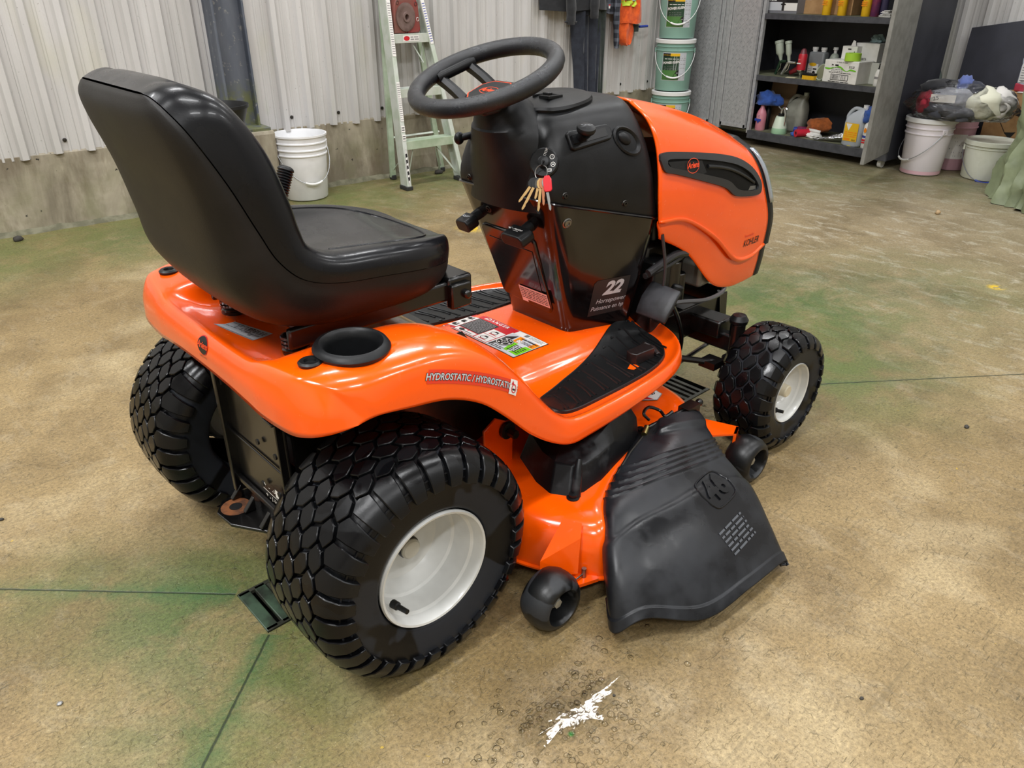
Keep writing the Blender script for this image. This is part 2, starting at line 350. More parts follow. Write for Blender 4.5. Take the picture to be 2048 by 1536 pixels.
# rear tires ---------------------------------------------------------
def wheel(name, cx, yo, sgn, R, w, rim, nl, rows, pitch, b1, b2, cap_v, rimprof, gapu, label=None):
    # profile in (v from outer face, radius)
    k = R/.229; kw = w/.223
    prof = [(.030*kw, rim*1.0), (.014*kw, rim*1.03), (.006*kw, rim*1.12), (.0, .170*k), (.004*kw, .188*k), (.013*kw, .2025*k), (.030*kw, .2125*k), (.06*kw, .2165*k), (w/2, .2180*k)]
    prof = prof+[(w-a, b) for a, b in prof[-2::-1]]
    P = curve([(a, b, 0) for a, b in prof], 64)
    L = [0]
    for i in range(64): L.append(L[-1]+(P[i+1]-P[i]).length)
    mid = L[-1]/2
    def at(s):
        s = min(max(s, 0), L[-1]-1e-6); i = 0
        while L[i+1] < s: i += 1
        f = (s-L[i])/(L[i+1]-L[i]); p = P[i].lerp(P[i+1], f); t = (P[i+1]-P[i]).normalized()
        return p, Vector((-t.y, t.x, 0))
    def to3(v, r, a): return Vector((cx+r*math.cos(a), yo-sgn*v, R+r*math.sin(a)))
    mb = MB(); N = 72
    mb.grid([[to3(p.x, p.y, 2*PI*j/N) for j in range(N)] for p in P], cv=True)
    for rv, rr in ((.007, .86), (.0045, .80)):              # moulded rings on the sidewall
        mb.tube([to3(rv*kw-.003, R*rr*.985, 2*PI*j/72) for j in range(72)], .0022, 5, closed=True)
    tire = mb.build(name, TIRE, T, smooth=50, label=label)
    mb = MB(); p = 2*PI/nl; h = .0105*k
    def lug(left, right, ss, off):                        # boundary angles at the arc positions ss
        top = []; bot = []
        for s_, l_, r_ in zip(ss, left, right):
            q, n = at(mid+s_)
            m_ = (l_+r_)/2
            for a, lst in ((l_, 0), (m_, 0), (r_, 0)):
                e = .0012
                top.append(to3(q.x+n.x*h, q.y+n.y*h, off+a)); bot.append(to3(q.x-n.x*.002, q.y-n.y*.002, off+a*1.06))
        n = len(ss)
        def id(i, j): return i*3+j
        fs = [(id(i, j), id(i, j+1), id(i+1, j+1), id(i+1, j)) for i in range(n-1) for j in range(2)]
        per = [id(0, j) for j in range(3)]+[id(i, 2) for i in range(1, n)]+[id(n-1, 1), id(n-1, 0)]+[id(i, 0) for i in range(n-2, 0, -1)]
        o = 3*n
        mb.add(top+bot, fs+[(per[i], per[(i+1) % len(per)], o+per[(i+1) % len(per)], o+per[i]) for i in range(len(per))])
    g = gapu/R; hp = p/2-g/2
    half = (rows-1)/2
    for i in range(nl):
        for r in range(rows):
            s0 = (r-half)*pitch; off = (i+(.5 if r % 2 else 0))*p
            # hexagonal block: narrow at the two ends, widest at the middle; drawn across the width
            mb_ss = [s0-b2, s0-b1, s0+b1, s0+b2]
            e = hp*.12
            sk = hp*.18*(1 if r % 2 else -1)
            lug([-e-sk, -hp-sk, -hp+sk, -e+sk], [e-sk, hp-sk, hp+sk, e+sk], mb_ss, off)
        for sd in (-1, 1):                                  # shoulder lugs run down on to the sidewall
            rr = rows if sd > 0 else -1
            off = (i+(.5 if rr % 2 else 0))*p; s0 = (rr-half)*pitch
            s1 = s0+sd*(pitch*.5); ln = .036*kw
            ss = [s0-sd*b2, s0-sd*b1, s0+sd*b1*1.2, s1+sd*ln*.3, s1+sd*ln*.65, s1+sd*ln]
            sk = .22*hp
            cs = [0, 0, sk*.4, sk, sk*1.2, sk*1.25]
            ws = [.12*hp, hp, hp*.95, hp*.86, hp*.8, hp*.72]
            l_ = [c-a for c, a in zip(cs, ws)]; r_ = [c+a for c, a in zip(cs, ws)]
            if sd > 0: ss, l_, r_ = ss[::-1], l_[::-1], r_[::-1]
            lug(l_[::-1] if sd < 0 else l_, r_[::-1] if sd < 0 else r_, ss[::-1] if sd < 0 else ss, off)
    tr = mb.build('tread', TREAD, tire, smooth=28, weld=False, kind='stuff', bevel=.0014, bseg=1)
    mb = MB(); mb.grid([[to3(a, b, 2*PI*j/56) for j in range(56)] for a, b in rimprof], cv=True)
    ri = mb.build('rim', RIMW, tire, smooth=30)
    v, r = cap_v
    mb = MB(); mb.grid([[to3(a, b, 2*PI*j/24) for j in range(24)] for a, b in ((v+.05, r*1.15), (v+.022, r*1.15), (v+.02, r), (v+.003, r), (v, r*.85), (v, 0.0001))], cv=True)
    mb.build('hub_cap', pm('hub_cap_plastic_'+name, 'B9B7AC' if R > .2 else 'D9D0B8', .5), tire, smooth=40)
    a = math.radians(212 if sgn < 0 else -30); rv = rim*.80
    mb = MB(); q0 = to3(.035*kw, rv, a); q1 = to3(.004*kw-.006, rv*.93, a)
    mb.tube([q0, q0.lerp(q1, .35), q0.lerp(q1, .4), q1], [.008, .0075, .005, .0045], 10)
    mb.build('valve_stem', PLD, tire)
    return tire
RR = .229
rprof = [(.016, .1135), (.010, .1145), (.006, .1125), (.007, .1085), (.016, .105), (.030, .1035), (.034, .099), (.075, .0945), (.079, .090), (.092, .086), (.108, .076), (.113, .062), (.113, .05), (.108, .036), (.108, .001)]
wheel('rear_tire', 0, -.443, -1, RR, .223, .113, 31, 5, .0285, .0072, .0158, (.078, .0195), rprof, .0065)
wheel('rear_tire', 0, .443, 1, RR, .223, .113, 31, 5, .0285, .0072, .0158, (.078, .0195), rprof, .0065)
fprof = [(.015, .0835), (.009, .0845), (.006, .0825), (.008, .079), (.016, .0765), (.024, .0755), (.028, .071), (.045, .068), (.055, .060), (.058, .045), (.052, .025), (.052, .001)]
wheel('front_tire', 1.158, -.479, -1, .168, .152, .083, 22, 3, .0275, .0068, .0150, (.018, .017), fprof, .008)
wheel('front_tire', 1.158, .479, 1, .168, .152, .083, 22, 3, .0275, .0068, .0150, (.018, .017), fprof, .008)
# seat ---------------------------------------------------------------
seat = bpy.data.objects.new('seat', None); COL.objects.link(seat); seat.parent = T; seat.empty_display_size = .05
ST = [(-.222,1.000,.130,.001,.001,.001),(-.218,.996,.150,.030,.032,.012),(-.211,.982,.176,.052,.056,.022),(-.192,.948,.198,.074,.074,.032),(-.157,.88,.207,.082,.062,.046),
 (-.124,.805,.210,.074,.040,.066),(-.100,.755,.212,.064,.022,.086),(-.062,.717,.214,.052,.018,.097),(0,.697,.214,.044,.018,.094),(.09,.686,.209,.045,.024,.088),
 (.185,.673,.196,.046,.034,.078),(.25,.663,.168,.044,.036,.066),(.29,.658,.13,.038,.034,.05),(.314,.656,.085,.024,.024,.03),(.322,.655,.06,.001,.001,.001)]
ctr = []; ctl = []
for i, (x, z, w, tb, tc, d) in enumerate(ST):
    a = ST[max(i-1, 0)]; b = ST[min(i+1, len(ST)-1)]
    t = Vector((b[0]-a[0], 0, b[1]-a[1])).normalized(); n = Vector((-t.z, 0, t.x)) 
    if n.x < 0 and i < 6: n = -n
    if i >= 6 and n.z < 0: n = -n
    p = Vector((x, 0, z))
    cy = [(-1, .0), (-1.0, .45), (-.955, .82), (-.86, 1.0), (-.72, .93), (-.5, None), (0, None)]
    half = []
    for f, k in cy:
        hgt = tb*k if k is not None else (tc*.75+tb*.25 if f == -.5 else tc)
        half.append(p+n*hgt+Vector((0, f*w, 0)))
    ctr.append(half+[Vector((q.x, -q.y, q.z)) for q in half[-2::-1]])
    sy = [(-.992, .0), (-.985, .30), (-.93, .62), (-.80, .88), (-.5, 1.0), (0, 1.03)]
    half = [p-n*(d*k+.0015)+Vector((0, f*w, 0)) for f, k in sy]
    ctl.append(half+[Vector((q.x, -q.y, q.z)) for q in half[-2::-1]])
mb = MB(); mb.grid(surf(ctr, 84, 60)); cush = mb.build('cushion', VINYL, seat, smooth=60)
mb = MB(); mb.grid(surf(ctl, 84, 50)); shell = mb.build('seat_shell', SHELL, seat, smooth=60)
# piping round the seat insert
ct = bvh(cush)
def on(tree, p, d, h=0.):
    d = Vector(d).normalized(); r = tree.ray_cast(Vector(p)-d*.3, d, 2.)
    if r[0] is None:
        r = tree.find_nearest(Vector(p)); return r[0]+(r[1] if r[1].dot(d) < 0 else -r[1])*h
    nn = r[1] if r[1].dot(d) < 0 else -r[1]
    return r[0]+nn*h
pts = [(.02,-.15),(.12,-.155),(.20,-.145),(.25,-.11),(.272,-.05),(.276,0),(.272,.05),(.25,.11),(.20,.145),(.12,.155),(.02,.15)]
mb = MB(); mb.tube([on(ct, (q.x, q.y, .8), (0, 0, -1), -.0005) for q in curve([(a, b, 0) for a, b in pts], 60)], .0028, 6)
mb.build('seam_piping', VINYL, seat)
mb = MB()                                                    # split in the vinyl near the lever side
for a in ([(.0,.16),(.03,.15),(.05,.165),(.085,.15)],[(.01,.14),(.05,.15),(.09,.145)],[(-.01,.11),(.03,.135),(.07,.14)],[(.0,.175),(.04,.172)]):
    mb.tube([on(ct, (x, y, .8), (0, 0, -1), .0004) for x, y in a], .0012, 4)
mb.build('vinyl_crack', pm('crack_white', 'A9A8A6', .6), seat)
mb = MB(); mb.box((.13, 0, .602), (.36, .30, .02)); mb.box((.29, 0, .60), (.06, .33, .05)); mb.box((.10, -.155, .598), (.36, .012, .04)); mb.box((.10, .155, .598), (.36, .012, .04))
mb.build('seat_bracket', FRAME, seat, bevel=.006)
mb = MB(); mb.box((.285, -.165, .588), (.05, .02, .05)); mb.box((.285, .165, .588), (.05, .02, .05)); mb.cyl((.295,-.185,.59), (.295,.185,.59), .009)
mb.build('seat_hinge', FRAME, seat, bevel=.004)
for y in (-.125, .125):
    mb = MB(); mb.tube([(-.052+.021*math.cos(t*.5), y+.021*math.sin(t*.5), .562+.03*t/50) for t in range(51)], .0042, 6)
    mb.cyl((-.052, y, .556), (-.052, y, .563), .024)
    mb.build('seat_spring', FRAME, seat)
mb = MB(); mb.tube([(.08,.20,.58),(.10,.232,.64),(.115,.236,.70)], .006, 8); mb.build('lever_rod', FRAME, seat)
mb = MB()                                                    # ribbed lever grip beside the seat
g0, g1 = Vector((.112,.236,.690)), Vector((.160,.246,.790))
mb.tube([g0.lerp(g1, k/40) for k in range(41)], [.0165+(.0015 if k % 2 else -.0012) for k in range(38)]+[.017, .015, .010], 14)
mb.build('lever_grip', PLD, T)
# dash tower ---------------------------------------------------------
def loop(xr, xf, wr, wf, z, rc=.03, n=3):                  # rounded quadrilateral: rear, front, half widths; z may depend on x
    zz = z if callable(z) else (lambda x: z)
    cs = [((xr, -wr), (0, 1), (1, 0)), ((xf, -wf), (-1, 0), (0, 1)), ((xf, wf), (0, -1), (-1, 0)), ((xr, wr), (1, 0), (0, -1))]
    P = [Vector((xr, -wr, 0)), Vector((xf, -wf, 0)), Vector((xf, wf, 0)), Vector((xr, wr, 0))]; out = []
    for i in range(4):
        p, a, b = P[i], P[i-1], P[(i+1) % 4]; da = (a-p).normalized(); db = (b-p).normalized()
        p0, p1 = p+da*rc, p+db*rc
        for k in range(n+1):
            t = k/n; q = p0*(1-t)**2+p*2*t*(1-t)+p1*t*t; q.z = zz(q.x); out.append(q)
        for k in range(1, 6):
            q = p1.lerp(b+(p-b).normalized()*rc, k/6); q.z = zz(q.x); out.append(q)
    return out
def lerploop(A, B, t): return [a.lerp(b, t) for a, b in zip(A, B)]
seamz = lambda x: .722-(x-.53)*.25
LB = loop(.668, .862, .104, .148, lambda x: .376-(x-.66)*.10, .022)
LT = loop(.540, .868, .156, .212, seamz, .040)
mb = MB(); mb.grid([[p+Vector((0, 0, -.03)) for p in LB]]+[lerploop(LB, LT, t) for t in (0, .02, .25, .5, .75, .98, 1)], cv=True)
lower = mb.build('lower_dash', PLG, T, smooth=50)
lt = bvh(lower)
LTi = [p*1 for p in loop(.537, .870, .158, .214, lambda x: seamz(x)+.002, .040)]
secs = [[p+Vector((0, 0, -.006)) for p in loop(.545, .866, .15, .206, lambda x: seamz(x), .040)], LTi,
  loop(.535, .855, .157, .214, lambda x: .752-(x-.53)*.15, .042),
  loop(.543, .845, .150, .206, lambda x: .800-(x-.53)*.06, .05), loop(.556, .838, .134, .188, lambda x: .845-(x-.54)*.02, .06),
  loop(.564, .834, .112, .158, lambda x: .875+(x-.56)*.02, .06), loop(.580, .832, .092, .125, lambda x: .888+(x-.58)*.06, .05),
  loop(.61, .83, .055, .08, lambda x: .894+(x-.6)*.06, .03), loop(.70, .80, .01, .02, .907, .006)]
mb = MB(); mb.grid(secs, cv=True, cap1=True)
upper = mb.build('upper_dash', PLM, T, smooth=60, sub=1)
bpy.context.view_layer.update(); ut = bvh(upper, True)
mb = MB(); mb.tube([p+Vector((0, 0, -.001)) for p in LTi], .003, 6, closed=True); mb.build('dash_seam', PLG, lower)
# steering column boot and wheel
sw = Vector((.503, 0, .9625)); tl = .341
ax = Vector((-math.sin(tl), 0, math.cos(tl)))
MW = frame(sw, ax, (math.cos(tl), 0, math.sin(tl)))
c0 = Vector((.600, 0, .74)); c1 = sw-ax*.035
rows = []
for z, cx, rx, ry, tl_ in ((.69, .605, .082, .150, 0), (.75, .602, .084, .146, 0), (.80, .594, .084, .128, .05), (.845, .578, .080, .102, .12), (.868, .566, .074, .087, .2), (.872, .565, .070, .083, .2), (.888, .555, .062, .070, .26), (.903, .545, .054, .060, .3), (.912, .538, .046, .050, .33), (.918, .534, .040, .043, .34)):
    rows.append([Vector((cx+rx*math.cos(2*PI*k/48), ry*math.sin(2*PI*k/48), z+rx*math.cos(2*PI*k/48)*math.tan(tl_))) for k in range(48)])
mb = MB(); mb.grid(rows, cv=True, cap1=True); mb.build('column_boot', PLM, T, smooth=35)
wheelo = MB(); wheelo.tube([MW @ Vector((.149*math.cos(2*PI*k/72), .149*math.sin(2*PI*k/72), 0)) for k in range(72)], .0182, 16, closed=True)
# three grips swell where the spokes meet the rim
stw = wheelo.build('steering_wheel', pm('wheel_grip', '131417', .38, col2='1E2024', vs=22, rough2=.26, bump=(900, .5, .0012)), T, smooth=60)
mb = MB()
def wp(x, y, z=0.): return MW @ Vector((x, y, z))
hx = [(-.052,-.030),(-.028,-.050),(.034,-.050),(.052,-.030),(.052,.030),(.034,.050),(-.028,.050),(-.052,.030)]
mb.prism(hx, -.062, -.032, MW); mb.build('hub', PLM, stw, bevel=.006)
def spoke(ang, wid, z0=-.046, z1=-.004, slot=False):
    mb = MB(); d = Vector((math.cos(ang), math.sin(ang), 0)); s_ = Vector((-d.y, d.x, 0))
    for o, w in (((-wid*.62, wid*.36), (wid*.62, wid*.36)) if slot else ((0, wid),)):
        rows = []
        for r, ww, z in ((.040, w*1.05, z0), (.075, w, (z0*.6+z1*.4)), (.11, w, z0*.3+z1*.7), (.148, w*1.15, z1)):
            c = d*r+s_*o
            rows.append([MW @ (c+s_*(ww*.5*a)+Vector((0, 0, z+b))) for a, b in ((-1,-.010),(-.85,.004),(0,.009),(.85,.004),(1,-.010),(0,-.014))])
        mb.grid(rows, cv=True, cap0=True, cap1=True)
    if slot:
        for r in (.128,):
            mb.tube([MW @ (d*r+s_*(wid*.8*k/6)+Vector((0, 0, z1-.002))) for k in range(-6, 7)], .012, 8)
    mb.build('spoke', PLM, stw, smooth=50)
spoke(math.radians(80), .060, slot=True); spoke(math.radians(166), .036); spoke(math.radians(256), .036)
D = Decal(MW @ Vector((0, 0, -.0315)), MW.to_3x3() @ Vector((0, -1, 0)), MW.to_3x3() @ Vector((1, 0, 0)))
oct_ = lambda a, b, c: [(-a, -b+c), (-a+c, -b), (a-c, -b), (a, -b+c), (a, b-c), (a-c, b), (-a+c, b), (-a, b-c)]
D.poly(oct_(.046, .042, .02), og, 0); D.poly(oct_(.0435, .0395, .019), bk, 1)
D.oval(0, 0, .026, .015, og, 2, ring=.0012); D.text('Ariens', 0, 0, .019, og, 3, shear=.3, bold=.0006)
D.build('emblem', PAL, stw)
# dash details ---------------------------------------------------------
def snap(tree, p, h=0.):
    r = tree.find_nearest(Vector(p)); return r[0]+r[1]*h, r[1]
fd = [(.588,-.060),(.612,-.090),(.665,-.100),(.735,-.088),(.768,-.05),(.775,0),(.768,.05),(.735,.088),(.665,.100),(.612,.090),(.588,.060),(.584,0)]
mb = MB(); pts = curve([(a, b, 0) for a, b in fd]+[(fd[0][0], fd[0][1], 0)], 48)[:-1]
R0 = [on(ut, (q.x, q.y, 1.1), (0, 0, -1), -.004) for q in pts]; ctr_ = Vector((.68, 0, 0))
R1 = [on(ut, (q.x, q.y, 1.1), (0, 0, -1), .006) for q in pts]
sh = lambda f, h: [on(ut, (ctr_.x+(q.x-ctr_.x)*f, q.y*f, 1.1), (0, 0, -1), h) for q in pts]
mb.grid([R0, R1, sh(.965, .011), sh(.6, .014), sh(.25, .015)], cv=True, cap1=True)
door = mb.build('fuel_door', PLM, upper, smooth=35)
p, n = snap(ut, (.650, -.034, .92)); M = frame(p+Vector((0, 0, .0145)), (0, 0, 1), (1, 0, 0))
mb = MB(); mb.M = M
for a, b in (((0, -.022, 0), (.044, .006, .008)), ((0, .022, 0), (.044, .006, .008)), ((.019, 0, 0), (.006, .05, .008)), ((-.019, -.01, 0), (.006, .03, .008))): mb.box(a, b)
mb.box((0, .0, .002), (.014, .018, .012)); mb.build('door_latch', PLM, door, bevel=.0015)
def pad(px, tree, d, poly, h0, h1, name, mat, parent, up=(0, 0, 1), bevel=.002):
    p, n = snap(tree, px); M = frame(p, n, up); mb = MB(); mb.prism(poly, h0, h1, M); return mb.build(name, mat, parent, bevel=bevel), M
# throttle slot and knob
P = Vector((.662, -.150, .842)); p, n = snap(ut, P)
xd = Vector((1, -.14, .10)); M = frame(p, n, xd)
th = MB(); fr = [(-.058,-.016),(-.050,-.021),(.052,-.017),(.060,-.008),(.060,.010),(.052,.017),(-.050,.021),(-.058,.016)]
th.prism(fr, -.012, .006, M); throttle = th.build('throttle_slot', PLM, upper, bevel=.003)
mb = MB(); mb.prism([(-.046,-.011),(.044,-.009),(.044,.009),(-.046,.011)], .004, .0075, M); mb.build('slot_floor', BLACK, throttle)
mb = MB(); mb.prism([(-.052,-.009),(-.015,-.009),(-.015,.009),(-.052,.009)], .006, .012, M)
mb.cyl(M @ Vector((-.030, 0, .01)), M @ Vector((-.034, 0, .036)), .011, .012, 18)
Mk = frame(M @ Vector((-.035, 0, .035)), Vector((-.15, -.30, 1)))
mb.lathe([(.012, 0), (.018, .003), (.0205, .009), (.019, .014), (.012, .017), (.0001, .018)], 28, Mk)
knob = mb.build('throttle_knob', PLM, throttle, smooth=50)
D = Decal(Mk @ Vector((0, 0, .0182)), Vector((.73, -.68, 0)), Vector((.68, .73, 0)))
for a in range(6): D.rect(-.002+.010*math.cos(a*1.05), -.001+.007*math.sin(a*1.05), .002+.010*math.cos(a*1.05), .0015+.007*math.sin(a*1.05), sv, 0)
D.oval(0, 0, .004, .003, sv, 0, ring=.001); D.build('knob_print', PAL, throttle)
# side indicator recess on the upper dash
p, n = snap(ut, (.760, -.176, .826)); M = frame(p-n*.006, n, (1, 0, -.9))
mb = MB(); mb.lathe([(.034, .0075), (.030, .010), (.024, .006), (.020, -.004), (.0001, -.006)], 26, M @ Matrix.Diagonal((1.25, .8, 1, 1))); mb.build('recess', PLM, upper, smooth=40)
p2 = M @ Vector((-.010, 0, .006)); mb = MB(); mb.ball(p2, .016, sc=(1.2, .8, .6), rot=M.to_3x3()); mb.build('indicator', PLM, upper)
# ignition switch
p, n = snap(ut, (.553, -.127, .800)); IGN = p*1; IGNn = n*1; M = frame(p, n, (1, 0, 0)); 
mb = MB(); mb.lathe([(.031, -.004), (.031, .002), (.028, .005), (.012, .005), (.012, .012), (.0095, .013), (.0001, .013)], 32, M); ign = mb.build('ignition_switch', PLD, upper, smooth=35)
vx = Vector((.73, -.68, 0)); vx = (vx-n*vx.dot(n)).normalized()
D = Decal(p+n*.0046, vx, n.cross(vx))
for a in (75, 30, -15, -55):
    c_, s_ = .0205*math.cos(math.radians(a)), .0205*math.sin(math.radians(a))
    if a == 75: D.text('STOP', c_-.001, s_, .0075, wh, 1, rot=1.2)
    elif a == 30: D.oval(c_, s_, .005, .005, wh, 1, ring=.001); D.text('1', c_, s_, .006, wh, 1)
    elif a == -15: D.oval(c_, s_, .005, .005, wh, 1, ring=.001); D.rect(c_-.002, s_-.001, c_+.002, s_+.001, wh, 1)
    else: D.rect(c_-.005, s_-.003, c_+.005, s_+.003, wh, 1); D.rect(c_-.0035, s_-.0015, c_+.0035, s_+.0015, bk, 2)
D.build('switch_print', PAL, ign)
# screws
def screw(tree, p, r, parent, name='screw', mat=None):
    q, n = snap(tree, p); mb = MB(); M = frame(q, n)
    mb.lathe([(r*1.5, -.002), (r*1.5, .0006), (r*1.25, .002), (r*1.05, .0012), (r, .004), (r*.55, .0045), (r*.5, .002), (.0001, .002)], 18, M); return mb.build(name, mat or DSTEEL, parent, smooth=35)
for q in ((.580, -.168, .733), (.745, -.195, .694), (.535, .10, .735)): screw(ut, q, .005, upper)
for q in ((.596, -.163, .668),): screw(lt, q, .008, lower, mat=STEEL)
screw(lt, (.561, .061, .664), .006, lower)
# levers on the rear face of the lower dash
def lever(p, d, wid, length, name, prt):
    q, n = snap(lt, p); M = frame(q, n, (0, -1, 0)); mb = MB()
    mb.cyl(q-n*.01, q+n*.03, .014, .012); mb.prism([(-wid*.62,-.009),(-wid*.5,-.016),(wid*.5,-.016),(wid*.62,-.009),(wid*.62,.006),(wid*.45,.014),(-wid*.45,.014),(-wid*.62,.006)], .022, length, M)
    o = mb.build(name, PLD, lower, bevel=.003)
    top = M @ Vector((0, 0, length*.62)); up = M.to_3x3() @ Vector((0, 1, 0)); up = up if up.z > 0 else -up
    D = Decal(top+up*.0142, (0, -1, 0), (1, 0, 0))
    if prt == 1:
        D.text('Auto', .004, 0, .014, wh, 1, bold=.0003)
        for a, b in ((-.018, .004), (-.018, -.004), (-.024, .0)): D.oval(a, b, .0025, .0025, wh, 1, 10)
        D.rect(-.002, -.011, .014, -.0095, wh, 1)
    else: D.oval(0, 0, .010, .009, sv, 1, ring=.0018); D.oval(0, 0, .005, .0045, sv, 1, ring=.0015)
    D.build('lever_print', PAL, o); return o
lever((.575, -.075, .655), None, .055, .062, 'attachment_lever', 1)
lever((.573, .105, .645), None, .036, .058, 'brake_lever', 2)
mb = MB(); mb.ball((.534, .130, .818), .012, sc=(1.1, .8, 1.2)); mb.cyl((.534,.130,.818), (.565,.115,.825), .008); mb.build('side_knob', PLD, upper)
# storage pocket cover, warning label, horsepower label
q, n = snap(lt, (.61, .0, .52)); zup = Vector((-.55, 0, 1)); xx = Vector((0, -1, 0))
nz = (Vector((0, 0, 1))-n*n.z).normalized(); M = frame(q, n, xx)
mb = MB(); poly = [(-.092,-.10),(.062,-.115),(.072,-.10),(.078,.095),(.066,.108),(-.098,.108),(-.108,.098),(-.1,-.09)]
sg = 1 if (M.to_3x3() @ Vector((0, 1, 0))).z > 0 else -1
mb.prism([(a, b*sg) for a, b in poly], -.004, .006, M); cov = mb.build('pocket_cover', PLG, lower, bevel=.005, bseg=3)
mb = MB(); mb.prism([(-.085,-.075*sg),(.055,-.088*sg),(.064,.07*sg),(-.083,.078*sg)], .0062, .0075, M); mb.build('pocket_panel', PLG, cov, bevel=.001)
D = Decal(M @ Vector((.018, -.070*sg, .009)), xx, nz); D.rect(-.040, -.019, .058, .022, pk, 0); D.lines(-.037, -.015, .055, .019, 6, dk, 1, .42, 5); D.rect(-.040,-.026,-.02,-.018, pk, 0); D.build('warning_label', PAL, lower)
q, n = snap(lt, (.768, -.147, .454)); xx = Vector((1, -.18, 0)); xx = (xx-n*xx.dot(n)).normalized(); nz = n.cross(xx); nz = nz if nz.z > 0 else -nz
D = Decal(q+n*.001, xx, nz, lt)
D.poly([(-.054,-.052),(.052,-.05),(.052,.05),(-.046,.05),(-.054,.042)], dk, 0)
D.text('22', .004, .022, .050, sv, 1, shear=.28, bold=.0022, sx=1.05); D.text('Horsepower', .006, -.012, .0185, sv, 1, shear=.25, sx=.92); D.text('Puissance en hp', 0, -.032, .0175, sv, 1, shear=.25, sx=.88)
D.build('power_label', PAL, lower)
# hood -----------------------------------------------------------------
def xrear(z): return .838 if z > .66 else .838+(.66-z)*.45
def xfront(z): return 1.372-max(0, z-.55)*.36-max(0, .50-z)*.12
# half section: height fraction table  (y, z at t=0 .. 1)
TOPZ = [.903, .888, .866, .838, .803, .768]
BOTZ = [.588, .525, .415, .378, .372, .374]
CRZ = [.636, .622, .553, .468, .452, .470]
rows = []
for i, t in enumerate((0, .2, .42, .64, .84, 1.0)):
    zt, zb, zc = TOPZ[i], BOTZ[i], CRZ[i]; nar = 1-.06*t*t
    prof = [(0, zt), (.06, zt-.001), (.105, zt-.004), (.118, zt-.010), (.165, zt-.038), (.196, zt-.085), (.212, zt-.15), (.219, (zt-.15)*.5+zc*.5), (.219, zc+.004), (.2185, zc), (.2115, zc-.006), (.211, zc*.5+zb*.5), (.207, zb+.004), (.203, zb)]
    rows.append([Vector((xrear(z)+(xfront(z)-xrear(z))*t, -y*nar, z)) for y, z in prof])
rows = [[Vector((p.x, -p.y, p.z)) for p in r[:0:-1]]+r for r in rows]
mb = MB(); g = surf(rows, 40, 130); mb.grid(g)
hood = mb.build('hood', ORANGE, T, smooth=40, solid=.005); ht = bvh(hood)
# nose with grille and headlights: closes the hood at the front
ed = g[-1]; mb = MB(); bulge = [[Vector((p.x-.004, p.y*.985, p.z-(.003 if p.z > .7 else 0))) for p in ed], [Vector((p.x+.012, p.y*1.004, p.z)) for p in ed], [Vector((p.x+.030, p.y*.992, p.z-.002*(p.z > .7))) for p in ed]]
e2 = bulge[-1]
for k in range(1, 7):
    t = k/6; row = []
    for p in e2:
        cx = 1.492-.16*max(0, p.z-.56)-.12*max(0, .5-p.z)
        row.append(Vector((p.x+(cx-p.x)*math.sin(t*PI/2), p.y*(1-t*.8), p.z+(.60-p.z)*t**1.1*.8-(.02*t if p.z > .72 else 0))))
    bulge.append(row)
mb.grid(bulge, cap1=False); grille = mb.build('front_grille', PLM, T, smooth=50)
for s in (-1, 1):                                             # headlights wrap round the nose corners
    js = [j for j, p in enumerate(e2) if p.y*s > .14 and .585 < p.z < .752]
    mb = MB(); mb.grid([[bulge[r][j]+Vector((.003 if r > 1 else 0, s*.0035, .0005)) for j in js] for r in (1, 2, 3, 4, 5)]); mb.build('headlight', pm('headlight_lens', 'A9B2BC', .08, metal=.5, coat=1.), grille, smooth=60, solid=.003)
